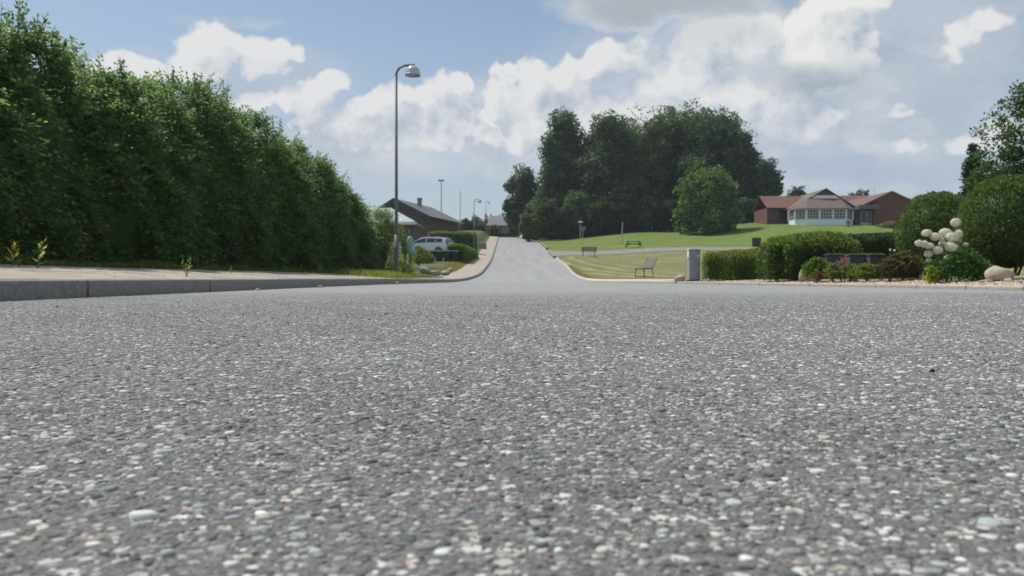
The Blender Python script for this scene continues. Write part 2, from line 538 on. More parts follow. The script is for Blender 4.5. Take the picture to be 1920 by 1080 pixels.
# pavement on the left: near slabs are laid one by one, beyond them one sheet
pav = strip('pavement', lambda y: XL(y) - .12, lambda y: XL(y) - 1.52, 5, YS, M['paving'], lift=-.012)
strip('grass_bank', lambda y: XL(y) - 1.52, lambda y: XL(y) - 300, 60, YS, M['rough'], power=3.2)
strip('gravel_verge', lambda y: XR(y) + .12, lambda y: XR(y) + .12 + RV(y), 6, YS, M['gravel'])
ysf = YS[YS <= 84]; ysl = YS[YS >= 84]
field_o = strip('field', lambda y: XR(y) + .12 + RV(y), lambda y: XR(y) + 300, 80, ysf, M['field'], power=2.6)
lawn = strip('lawn', lambda y: XR(y) + .12 + RV(y), lambda y: XR(y) + 300, 80, ysl, M['lawn'], power=2.6)
# land behind the crest
gx = np.linspace(-500, 500, 41); gy = np.array([171, 200, 240, 300, 400, 650.])
GX, GY = np.meshgrid(gx, gy); GZ = T(GX, np.full_like(GX, 171.0)) * .0 + np.interp(GY, _y, _ts) + 0.2
i = np.arange(5)[:, None] * 41 + np.arange(40)[None, :]
mesh_np('far_field', np.stack([GX, GY, GZ], -1).reshape(-1, 3), np.stack([i, i + 1, i + 42, i + 41], -1).reshape(-1, 4), M['far'], kind='structure')
g = MB(); g.box(-700, 700, -500, 800, -6, -3); g.build('ground', M['far'], kind='structure')

# the side road that turns off across the grass
sr = np.linspace(0, 1, 60)
srx = 3.9 + sr ** 1.3 * 90
rows = []
for k in range(7):
    t = k / 6
    flare = 2.6 * np.exp(-(srx - 3.9) / 2.2)
    yy = (79.2 - flare) * (1 - t) + (86.5 + flare) * t
    rows.append(np.stack([srx, yy + 0 * srx, T(np.maximum(srx, XR(yy) + 1.2), yy) + .025], -1))
V = np.concatenate(rows); i = np.arange(6)[:, None] * 60 + np.arange(59)[None, :]
mesh_np('side_road', V, np.stack([i, i + 1, i + 61, i + 60], -1).reshape(-1, 4), M['side_asphalt'], kind='structure', smooth=True)


# ------------------------------------------------------------------ kerbs, stone by stone
def kerb_stone(f, y0, y1, side, h, w, mat, parent, gap=.010):
    """side -1: kerb lies left of the road edge"""
    y0 += gap; y1 -= gap; dz = random.uniform(-.003, .003); j0 = random.uniform(-.004, .004); j1 = random.uniform(-.004, .004)
    rings = []
    for y, j in ((y0, j0), (y0 + .012, j0), (y1 - .012, j1), (y1, j1)):
        x = float(f(y)) + j; z = float(np.interp(y, _y, _ts)) + (-.03 * float(sm(3, 6.4, x)) * (1 - float(sm(15, 30, y))) if side > 0 else 0) + dz
        e = .006 if y in (y0, y1) else 0
        prof = [(0, -.08), (0, h - .022), (.006, h - .008), (.020, h), (w, h + .001), (w, -.08)]
        rings.append([(x + side * (px + (e if px < .01 else 0)), y, z + pz - (e if pz > 0 else 0)) for px, pz in prof])
    mb = MB().loft(rings)
    return mb.build('kerb_stone', mat, parent)


kl = bpy.data.objects.new('kerb', None); col.objects.link(kl); kl['kind'] = 'structure'
y = 5.3 - 2.05 * 4
while y < 60:
    kerb_stone(XL, y, y + 2.05, -1, LK, .135, M['kerb'], kl); y += 2.05
strip('far_kerb', XL, lambda q: XL(q) - .135, 3, YS[YS >= y], M['kerb'], lift=.002, parent=kl)
mb = MB(); yy = YS[YS >= y]
for a, b in zip(yy[:-1], yy[1:]):
    za, zb = Tz(0, a), Tz(0, b)
    mb.add([(float(XL(a)), a, za - .05), (float(XL(b)), b, zb - .05), (float(XL(b)), b, zb + .122), (float(XL(a)), a, za + .122)], [(0, 1, 2, 3)])
mb.build('far_kerb_face', M['kerb'], kl)
kr = bpy.data.objects.new('pale_kerb', None); col.objects.link(kr); kr['kind'] = 'structure'
y = -2.0
while y < 78:
    kerb_stone(XR, y, y + 1.0, 1, RK + .012, .14, M['kerb_pale'], kr, .008); y += 1.0

# paving slabs, two rows, each laid by itself
sy = 1.0; row_w = .70
while sy < 36:
    for r_ in range(2):
        a0, a1 = .14 + r_ * row_w, .14 + (r_ + 1) * row_w - .008
        off = .4 if r_ else 0
        pts = []
        dzz = random.uniform(-.003, .003)
        tx = random.uniform(-.003, .003)
        ya, yb = sy + off + .004, sy + off + .796
        top = [(float(XL(q)) - a, q, Tz(float(XL(q)) - a, q) + dzz + (tx if k_ in (0, 3) else -tx)) for k_, (a, q) in enumerate(((a0, ya), (a1, ya), (a1, yb), (a0, yb)))]
        bot = [(p[0], p[1], p[2] - .05) for p in top]
        cx = sum(p[0] for p in top) / 4; cy = sum(p[1] for p in top) / 4
        topi = [(cx + (p[0] - cx) * .985, cy + (p[1] - cy) * .99, p[2]) for p in top]
        topl = [(p[0], p[1], p[2] - .006) for p in top]
        MB().loft([bot[::-1], topl[::-1], topi[::-1]]).build('paving_slab', M['paving'], pav)
    sy += .8


# ------------------------------------------------------------------ the stones in the asphalt
def stone_mat():
    m, nt, b, P, o = newmat('asphalt_stone')
    a = nt.nodes.new('ShaderNodeAttribute'); a.attribute_name = 'tint'
    c = S(nt, a.outputs['Color'])
    n = noise(nt, P, 900, 3)
    c2 = vmath(nt, 'MULTIPLY', c, combine(nt, n.rng(.3, .7, .72, 1.15), n.rng(.3, .7, .72, 1.15), n.rng(.3, .7, .72, 1.15)))
    nt.links.new(c2.s, b.inputs['Base Color']); b.inputs['Roughness'].default_value = .75
    b.inputs['Specular IOR Level'].default_value = .25
    bump(nt, b, noise(nt, P, 700, 3), .0004)
    return m


M['stone'] = stone_mat()
PAL = np.array([(.085, .086, .086), (.115, .117, .116), (.15, .152, .150), (.20, .20, .195), (.27, .27, .26), (.37, .37, .35), (.52, .52, .48),
                (.50, .47, .39), (.34, .22, .17), (.31, .34, .325), (.42, .36, .30), (.62, .62, .58)])
PW_ = np.array([.10, .15, .18, .17, .15, .12, .065, .030, .004, .022, .010, .022]); PW_ /= PW_.sum()


def stone_geo(cx, cy, r, rg):
    n = len(cx); k = 7
    th = (np.arange(k) / k * 2 * np.pi)[None, :] + rg.uniform(0, 6.28, (n, 1)) + rg.uniform(-.3, .3, (n, k))
    rad = r[:, None] * rg.uniform(.72, 1.25, (n, k))
    ax = rg.uniform(0, np.pi, n)[:, None]; st = rg.uniform(.62, 1.0, n)[:, None]
    ux, uy = np.cos(th) * rad, np.sin(th) * rad * st
    X = ux * np.cos(ax) - uy * np.sin(ax); Y = ux * np.sin(ax) + uy * np.cos(ax)
    h = rg.uniform(.04, .27, n) * r * np.where(rg.random(n) < .10, 1.7, 1)
    sx, sy_ = rg.uniform(-.06, .06, n)[:, None], rg.uniform(-.06, .06, n)[:, None]
    rings = []
    for f, hz in ((1.0, -.35), (.93, .55), (.62, 1.0)):
        z = h[:, None] * hz + (X * sx + Y * sy_) * f * (0 if hz < 0 else 1)
        rings.append(np.stack([cx[:, None] + X * f, cy[:, None] + Y * f, z + (0.0003 if hz > 0 else -.001)], -1))
    V = np.stack(rings, 1)                       # n,3,k,3
    return V.reshape(-1, 3)


def stone_faces(n, k=7):
    base = (np.arange(n) * 3 * k)[:, None, None]
    j = np.arange(k); j2 = (j + 1) % k
    q = np.concatenate([np.stack([j + a * k, j2 + a * k, j2 + (a + 1) * k, j + (a + 1) * k], -1) for a in (0, 1)])
    quads = (base + q[None]).reshape(-1, 4)
    tris = np.array([(2 * k, 2 * k + a, 2 * k + a + 1, 2 * k + a + 2) for a in (1, 3)] + [(2 * k, 2 * k + 5, 2 * k + 6, 2 * k + 6)])
    t4 = (base + tris[:2][None]).reshape(-1, 4)
    t3 = (base + np.array([(2 * k, 2 * k + 5, 2 * k + 6)])[None]).reshape(-1, 3)
    return quads, t4, t3


def stones_mesh(name, V, n, tint, parent, kind=None):
    q, t4, t3 = stone_faces(n)
    q = np.concatenate([q, t4])
    me = bpy.data.meshes.new(name)
    me.vertices.add(len(V)); me.loops.add(len(q) * 4 + len(t3) * 3); me.polygons.add(len(q) + len(t3))
    me.vertices.foreach_set('co', V.astype(np.float32).ravel())
    me.loops.foreach_set('vertex_index', np.concatenate([q.ravel(), t3.ravel()]).astype(np.int32))
    me.polygons.foreach_set('loop_start', np.concatenate([np.arange(len(q)) * 4, len(q) * 4 + np.arange(len(t3)) * 3]).astype(np.int32))
    me.polygons.foreach_set('loop_total', np.concatenate([np.full(len(q), 4), np.full(len(t3), 3)]).astype(np.int32))
    me.polygons.foreach_set('use_smooth', np.ones(len(me.polygons), dtype=bool))
    me.update(calc_edges=True)
    at = me.attributes.new('tint', 'FLOAT_COLOR', 'POINT')
    c = np.ones((len(V), 4), dtype=np.float32); c[:, :3] = np.repeat(tint, 21, axis=0)
    at.data.foreach_set('color', c.ravel())
    return link(name, me, M['stone'], parent, kind)


def scatter_stones():
    pts = []
    for (ya, yb, g, p) in ((.27, .9, .0050, .78), (.9, 1.7, .0066, .66), (1.7, 3.0, .0090, .62), (3.0, 7.0, .016, .62)):
        xs = np.arange(-.68 * yb - .05, .68 * yb + .05, g); ys_ = np.arange(ya, yb, g)
        X, Y = np.meshgrid(xs, ys_); X = X.ravel(); Y = Y.ravel()
        k = (np.abs(X) < .67 * Y + .06) & (rng.random(len(X)) < p) & (X > XL(Y) + .01) & (rng.random(len(X)) < np.clip((7.6 - Y) / 3.2, 0, 1))
        X, Y = X[k], Y[k]; X = X + rng.uniform(-.5, .5, len(X)) * g; Y = Y + rng.uniform(-.5, .5, len(Y)) * g
        r = np.clip(rng.lognormal(math.log(.00215), .46, len(X)), .0008, .0095) * (.84 if ya < .8 else .94 if ya < 1.5 else 1.12 if ya < 3 else 1.5)
        pts.append((X, Y, r))
    X, Y, r = (np.concatenate([p[i] for p in pts]) for i in range(3))
    ti = rng.choice(len(PAL), len(X), p=PW_)
    r = np.where(ti < 3, np.minimum(r, .0048), np.where(ti == 11, np.minimum(r, .0042), np.minimum(r, .0075)))
    tint = PAL[ti] * rng.uniform(.8, 1.2, (len(X), 1)) * rng.uniform(.96, 1.04, (len(X), 3))
    fw = (.62 * sm(2.2, 8, Y))[:, None]; tint = tint * np.array([.93, .965, .99]) * (1 + .36 * sm(.5, 1.7, Y))[:, None] * (1 + .10 * np.sin(X * 5.1 + Y * 2.3) * np.cos(Y * 4.3 - X * 1.7) + .09 * np.sin(X * 1.3 + 2) * np.cos(Y * 1.1) + .06 * np.sin(X * 17 + Y * 9))[:, None]; tint = tint * (1 - fw) + np.array([.31, .322, .33]) * fw  # stones lighten further off, grazing-view brightness put into their tint
    big = r / Y                                   # how large each shows
    order = np.argsort(-big)
    first = order[:290]
    rest = order[290:]
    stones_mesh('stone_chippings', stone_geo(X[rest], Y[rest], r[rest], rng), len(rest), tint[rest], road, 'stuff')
    for i_ in first:
        a = np.array([i_])
        V = stone_geo(np.array([0.]), np.array([0.]), r[a], rng)
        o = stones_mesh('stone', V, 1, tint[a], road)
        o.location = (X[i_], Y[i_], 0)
    print('stones', len(X))


scatter_stones()

# ------------------------------------------------------------------ foliage
GREEN = dict(
    hedge=(.112, .178, .092), hedge_lt=(.115, .185, .050), dark=(.072, .118, .064), conifer=(.076, .120, .074),
    oak=(.068, .118, .050), bright=(.082, .150, .036), box=(.088, .142, .052), privet=(.088, .145, .045), birch=(.052, .095, .034), dead=(.13, .085, .06))


def leaves(name, pos, dirv, nor, L, W, base, mat, parent=None, var=.3, yellow=.06, kind=None, core=None, fold=.12):
    n = len(pos)
    L = np.broadcast_to(L, n)[:, None] if np.ndim(L) <= 1 else L
    W = np.broadcast_to(W, n)[:, None]
    dirv = nrm(dirv); side = nrm(np.cross(dirv, nor)); nn = nrm(np.cross(side, dirv))
    mid = pos + dirv * L * .48
    V = np.stack([pos, mid + side * W * .5 - nn * W * fold, pos + dirv * L, mid - side * W * .5 - nn * W * fold], 1).reshape(-1, 3)
    F = (np.arange(n)[:, None] * 4 + np.arange(4)[None, :])
    base = np.asarray(base) * (1.22 if mat is M['leaf_far'] else 1.0); base = base if base.ndim == 2 else base[None, :]
    c = base * np.exp(rng.normal(0, var, (n, 1))) * np.exp(rng.normal(0, .06, (n, 3)))
    y = rng.random(n) < yellow
    c[y] *= np.array([2.0, 1.45, .9])
    tint = np.repeat(c, 4, axis=0)
    if core is not None:
        cv, cf, ccol = core
        F = np.concatenate([F, cf + len(V)]); V = np.concatenate([V, cv]); tint = np.concatenate([tint, np.tile(np.array(ccol), (len(cv), 1))])
    return mesh_np(name, V, F, mat, parent, kind, False, np.clip(tint, 0, 1))


def sprays(base, dirv, L, n, leafL, leafW, droop=.25, up=(0, 0, 1)):
    """flat side-sprays of alternate leaves along short twigs"""
    m = len(base); L = np.broadcast_to(L, m)[:, None]
    t = ((np.arange(n) + .6) / n)[None, :, None]
    d = nrm(dirv)[:, None, :]; L3 = L[:, None, :]
    P = base[:, None, :] + d * L3 * t - np.array([0, 0, 1.]) * (droop * L3 * t ** 2)
    u = np.array(up)[None, :] + rng.normal(0, .35, (m, 3))
    s = nrm(np.cross(nrm(dirv), u))[:, None, :]
    sign = np.where(np.arange(n) % 2, 1., -1.)[None, :, None]
    ld = d * .75 + s * sign + rng.normal(0, .22, (m, n, 3)) - np.array([0, 0, .25])
    ln = np.broadcast_to(nrm(u)[:, None, :], (m, n, 3)) + rng.normal(0, .30, (m, n, 3))
    k = m * n
    return P.reshape(k, 3), ld.reshape(k, 3), ln.reshape(k, 3), rng.uniform(.7, 1.15, k) * leafL, rng.uniform(.75, 1.1, k) * leafW


def cat(*a): return tuple(np.concatenate([q[i] for q in a]) for i in range(5))


def blobcore(lobes, f=.82, nu=14, nv=9, jit=.10):
    Vs, Fs = [], []; off = 0
    for (cx, cy, cz, rx, ry, rz) in lobes:
        u = np.arange(nu) / nu * 2 * np.pi; v = np.linspace(.02, np.pi - .02, nv)
        U, W_ = np.meshgrid(u, v)
        k = f * (1 + rng.uniform(-jit, jit, U.shape))
        V = np.stack([cx + rx * k * np.sin(W_) * np.cos(U), cy + ry * k * np.sin(W_) * np.sin(U), cz + rz * k * np.cos(W_)], -1).reshape(-1, 3)
        i = np.arange(nv - 1)[:, None] * nu; j = np.arange(nu)[None, :]; j2 = (j + 1) % nu
        F = np.stack([i + j, i + nu + j, i + nu + j2, i + j2], -1).reshape(-1, 4) + off
        Vs.append(V); Fs.append(F); off += len(V)
    return np.concatenate(Vs), np.concatenate(Fs)


def lobe_leaves(lobes, n, size, clump=.24, nclump=26, ragged=.16, hang=.0, flat=.75):
    """leaf positions gathered in sub-clumps over the lobes, so that a crown has lit tops, dark gaps and an uneven rim"""
    area = np.array([(l[3] * l[4] + l[4] * l[5] + l[3] * l[5]) for l in lobes]); w = area ** .72; w = w / w.sum()
    out = []
    for l, wi in zip(lobes, w):
        c = np.array(l[:3]); r = np.array(l[3:]); m = max(int(n * wi), 30)
        kc = max(int(nclump * (.5 + wi * len(lobes) * .5)), 6)
        cd = rdir(kc); cd[:, 2] = cd[:, 2] * .9 + .08; cd = nrm(cd)
        cc_ = c + cd * r * rng.uniform(.80, 1.0 + ragged, (kc, 1)); cr = r.mean() * clump * rng.uniform(.6, 1.4, kc)
        idx = rng.integers(0, kc, m)
        e = rdir(m); e = nrm(e + cd[idx] * .5 + np.array([0, 0, .25]))
        p = cc_[idx] + e * (cr[idx] * rng.uniform(.45, 1.12, m) ** 1.0)[:, None] * np.array([1, 1, flat])
        if hang: p[:, 2] -= hang * rng.random(m) ** 2 * r[2]
        fl_ = rng.random(m) < .42
        e2 = rdir(m); e = np.where(fl_[:, None], e2, e)
        p = np.where(fl_[:, None], c + e2 * r * rng.uniform(.70, 1.0, (m, 1)), p)
        nr = nrm(e + np.array([0, 0, .5]) + rng.normal(0, .5, (m, 3)))
        d = nrm(rng.normal(size=(m, 3)) + np.array([0, 0, -.3]) + e * .6)
        out.append((p, d, nr, size * rng.uniform(.6, 1.35, m), size * .72 * rng.uniform(.6, 1.3, m)))
    return cat(*out)


def make_tree(name, label, cat_, x, y, lobes, n, size, color, group=None, mat='leaf_far', trunk=None, z=None, bare=0, extra=None, core=.60, clump=.24, nclump=26, ragged=.16, hang=0, var=.26, yellow=.04):
    """lobes relative to the foot of the trunk"""
    z = Tz(x, y) if z is None else z
    t = thing(name, label, cat_, (x, y, z), group)
    L = [(x + a, y + b, z + c, d, e, f) for a, b, c, d, e, f in lobes]
    top = max(l[2] + l[5] * .4 for l in lobes)
    tr = trunk if trunk else max(.12, top * .028)
    mb = MB()
    mb.tube([(x, y, z - .15), (x + tr * .3, y, z + top * .25), (x - tr * .4, y + tr * .3, z + top * .55), (x, y, z + top * .85)], [tr * 1.35, tr, tr * .7, tr * .2], 9)
    for l in L:
        z0 = z + min(max(.12 * top, (l[2] - z) * .55), top * .7)
        mx, my = (x + l[0]) / 2, (y + l[1]) / 2
        mb.tube([(x, y, z0), (mx, my, (z0 + l[2]) / 2 + .05 * top), (l[0], l[1], l[2])], [tr * .5, tr * .3, tr * .1], 6)
    for k in range(bare):
        l = L[k % len(L)]
        p0 = Vector((l[0], l[1], l[2] + l[5] * .6)); d = Vector((random.uniform(-.5, .3), random.uniform(-.3, .3), 1)).normalized()
        p1 = p0 + d * l[5] * random.uniform(.7, 1.3)
        mb.tube([p0, (p0 + p1) / 2 + Vector((.1, 0, 0)), p1], [.13, .09, .04], 5)
    mb.build('trunk', M['bark'], t)
    A = lobe_leaves(L, int(n * (2.2 if mat == 'leaf_far' else 1.2)), size, clump=clump, nclump=nclump, ragged=ragged, hang=hang)
    if extra is not None: A = cat(A, extra)
    cv, cf = blobcore(L, core)
    leaves('crown', *A, color, M[mat], t, var=var, yellow=yellow, core=(cv, cf, color), kind='stuff')
    return t


# ------------------------------------------------------------------ the tall hedge on the left
def left_hedge():
    def face(y): return XL(y) - 2.30 - .06 * sm(6, 12, y) + .0 * y
    def H(y):     # height of the top above the ground
        return np.interp(y, [2, 9, 10.4, 13.2, 15.5, 18.5, 23, 26, 29.3], [2.15, 2.35, 2.46, 2.86, 2.95, 3.02, 2.85, 2.5, 2.0]) + .20 * np.sin(y * .9 + .4) * .5 + .22 * np.sin(y * 2.3) * .5 + .15 * np.sin(y * 4.1 + 1)
    y0, y1 = 2.5, 29.0
    t = thing('hedge', 'long unclipped leafy green hedge standing behind the pavement on the left', 'hedge', (float(face(14.)) - .8, 14.0, Tz(-5.3, 14.0)))
    # woody core
    ny, nz = 80, 12
    ys_ = np.linspace(y0, y1, ny); rows_ = []
    prof = [(-.30, 0.02), (-.12, .25), (-.10, .55), (-.22, .78), (-.55, .90), (-.95, .93), (-1.4, .90), (-1.8, .78), (-1.95, .5), (-1.95, .02)]
    for y in ys_:
        f = float(face(y)); hh = float(H(y)); z = Tz(f, y)
        taper = min(1, (y1 - y) / 1.5 + .3)
        rows_.append([(f + px - .10 + rng.uniform(-.08, .08), y + rng.uniform(-.08, .08), z + pz * hh * taper + rng.uniform(-.07, .07) * (pz > .1)) for px, pz in prof])
    V = np.array(rows_); n, m = V.shape[:2]
    i = np.arange(n - 1)[:, None] * m + np.arange(m - 1)[None, :]
    F = np.stack([i, i + 1, i + m + 1, i + m], -1).reshape(-1, 4)
    F = np.concatenate([F, np.array([[(n - 1) * m + a, (n - 1) * m + a + 1, (n - 1) * m + m - 2 - a, (n - 1) * m + m - 1 - a] for a in range(4)])])
    core = (V.reshape(-1, 3), F, np.array(GREEN['hedge']) * .8)
    # sprays all over the face
    N = 17500
    yy = y0 + (y1 - y0) * rng.random(N) ** .9
    u = rng.random(N) ** .85
    hh = H(yy); f = face(yy)
    bulge = .16 * np.sin(yy * 1.7 + u * 3) + .16 * np.sin(yy * 3.1 - u * 9) + .16 * np.sin(yy * 5.7 + u * 13) + .10 * np.sin(yy * 11 - u * 21)
    x = f - .10 - .34 * np.clip((u - .55) / .45, 0, 1) ** 1.6 + bulge * .75 - rng.random(N) * .16
    z = T(f, yy) + .08 + u * (hh - .1) * np.where(yy > y1 - 1.6, .62 + .38 * (y1 - yy) / 1.6, 1)
    base = np.stack([x, yy, z], -1)
    d = np.stack([.75 + rng.normal(0, .35, N), rng.normal(-.1, .65, N), .05 + .75 * u ** 3 + rng.normal(0, .32, N)], -1)
    A = sprays(base, d, rng.uniform(.16, .40, N), 8, .078, .046, .30)
    # the top and its soft shoulder
    N2 = 6000
    y2 = y0 + (y1 - y0) * rng.random(N2); w = rng.random(N2)
    b2 = np.stack([face(y2) - .35 - w * 1.5, y2, T(face(y2), y2) + H(y2) * (1.0 - .13 * np.abs(w - .35)) * np.where(y2 > y1 - 1.6, .62 + .38 * (y1 - y2) / 1.6, 1) - rng.random(N2) * .15 + .08 * np.sin(y2 * 6)], -1)
    d2 = np.stack([rng.normal(.15, .5, N2), rng.normal(0, .5, N2), rng.uniform(.3, 1.4, N2)], -1)
    B = sprays(b2, d2, rng.uniform(.18, .46, N2), 8, .075, .044, .12)
    # far end
    N4 = 1500
    b4 = np.stack([face(y1) - .05 - rng.random(N4) * 1.9, y1 - .1 + rng.normal(0, .12, N4), Tz(-5, y1) + rng.random(N4) * 1.5 + .1], -1)
    d4 = np.stack([rng.normal(.3, .4, N4), rng.normal(.3, .6, N4), rng.normal(.2, .4, N4)], -1)
    Dd = sprays(b4, d4, rng.uniform(.2, .4, N4), 8, .075, .045, .2)
    # long shoots that stand up over the top
    shoots = []
    tw = MB()
    for k in range(230):
        y = rng.uniform(4.5, 25.5) if k > 60 else rng.uniform(6, 11)
        fx = float(face(y)) - rng.uniform(.15, 1.0); zz = Tz(fx, y) + float(H(y)) * (.93 if y < 24 else .7)
        ln = rng.uniform(.28, .62) * (1.25 if k % 7 == 0 else 1)
        dd = Vector((rng.normal(.22, .22), rng.normal(-.05, .25), 1)).normalized()
        p = Vector((fx, y, zz - .1))
        for s_ in range(int(ln / .05)):
            q = p + dd * (s_ * .05)
            shoots.append((q.x, q.y, q.z, dd.x, dd.y, dd.z))
        tw.tube([p - dd * .3, p + dd * ln * .5, p + dd * ln], [.006, .005, .002], 4)
    for (yc_, k_, ln_) in ((8.9, 14, .45), (9.8, 10, .36), (11.4, 8, .3), (12.6, 10, .38), (13.5, 18, .5), (14.4, 16, .5), (16.3, 10, .42), (18.5, 14, .62), (21.2, 8, .4), (24.0, 10, .6)):
        for q_ in range(k_):
            y = yc_ + rng.normal(0, .22); fx = float(face(y)) - rng.uniform(.2, .8); zz = Tz(fx, y) + float(H(y)) * .93
            dd = Vector((rng.normal(.1, .35), rng.normal(-.05, .35), 1)).normalized(); ln = ln_ * rng.uniform(.5, 1.55); p = Vector((fx, y, zz))
            for s_ in range(int(ln / .045)):
                q = p + dd * (s_ * .045); shoots.append((q.x, q.y, q.z, dd.x, dd.y, dd.z))
            tw.tube([p - dd * .4, p + dd * ln * .5, p + dd * ln], [.007, .005, .002], 4)
    sh = np.array(shoots); ns = len(sh)
    sd_ = rdir(ns) * np.array([1, 1, .4]) + np.array([0, 0, .45])
    C = (np.repeat(sh[:, :3], 2, 0), np.concatenate([sd_, -sd_ + np.array([0, 0, .9])], 1).reshape(-1, 3), rdir(2 * ns) + np.array([0, 0, 1.]), rng.uniform(.05, .09, 2 * ns), rng.uniform(.028, .045, 2 * ns))
    leaves('foliage', *cat(A, B, C, Dd), GREEN['hedge'], M['leaf'], t, var=.30, yellow=.015, core=core, kind='stuff')
    # stems at the foot
    for k in range(90):
        y = rng.uniform(3.5, 25.3); fx = float(face(y)) - rng.uniform(.12, .35); z0 = Tz(fx, y)
        tw.tube([(fx, y, z0 - .05), (fx + rng.uniform(-.1, .12), y + rng.uniform(-.15, .15), z0 + .5), (fx + rng.uniform(-.3, .1), y + rng.uniform(-.3, .3), z0 + 1.2)], [.022, .014, .008], 5)
    for k in range(60):
        y = rng.uniform(5, 25); fx = float(face(y)) - rng.uniform(-.05, .3); z0 = Tz(fx, y) + rng.uniform(.3, 2)
        tw.tube([(fx - .3, y, z0 - .3), (fx + rng.uniform(0, .1), y + rng.uniform(-.3, .3), z0)], [.01, .004], 4)
    tw.build('stems', M['bark'], t, kind='stuff')


left_hedge()

# pale loose shrub where the hedge ends, beside the lamp post
def loose_shrub(name, label, x, y, h, r, n, color, leafL, upr=.9, group=None, droop=.15, stems=True, cat_='shrub', var=.3, sp=7, z=None):
    z = Tz(x, y) if z is None else z
    t = thing(name, label, cat_, (x, y, z), group)
    a = rng.uniform(0, 2 * np.pi, n); rr = np.sqrt(rng.random(n)); u = rng.random(n) ** .8
    prof = np.sin(np.clip(u * 1.0, 0, 1) * np.pi * .78 + .55)
    b = np.stack([x + np.cos(a) * rr * r * prof, y + np.sin(a) * rr * r * prof, z + .04 + u * h * .88], -1)
    d = np.stack([np.cos(a) * rr * .9 + rng.normal(0, .25, n), np.sin(a) * rr * .9 + rng.normal(0, .25, n), rng.normal(upr, .3, n)], -1)
    A = sprays(b, d, rng.uniform(.5, 1.2, n) * h * .16 + leafL, sp, leafL, leafL * .55, droop)
    leaves('foliage', *A, color, M['leaf'], t, var=var, yellow=.08, kind='stuff')
    if stems:
        mb = MB()
        for k in range(9):
            aa = random.uniform(0, 6.28); q = random.uniform(.2, .9) * r
            mb.tube([(x, y, z - .03), (x + math.cos(aa) * q * .5, y + math.sin(aa) * q * .5, z + h * .45), (x + math.cos(aa) * q, y + math.sin(aa) * q, z + h * .85)], [h * .012 + .003, h * .008 + .002, .002], 4)
        mb.build('stems', M['bark'], t, kind='stuff')
    return t


loose_shrub('shrub', 'pale yellowish loose shrub with thin upright shoots where the tall hedge ends', -4.78, 29.4, 2.45, .85, 1300, GREEN['hedge_lt'], .075, group=None)
loose_shrub('shrub', 'small dense green plant growing at the foot of the near lamp post', -3.42, 24.8, .42, .5, 420, (.085, .15, .035), .05)


# ------------------------------------------------------------------ clipped hedges and balls
def shell_leaves(P, Nn, n_, size, tang=.8, depth=.05):
    d = nrm(rdir(n_) * 1.0 + np.array([0, 0, .5]) + Nn * tang)
    nr = nrm(Nn + rng.normal(0, .6, (n_, 3)))
    P = P - Nn * (rng.random(n_) ** 1.5 * depth * 2 - depth)[:, None]
    return (P, d, nr, size * rng.uniform(.7, 1.3, n_), size * .6 * rng.uniform(.7, 1.2, n_))


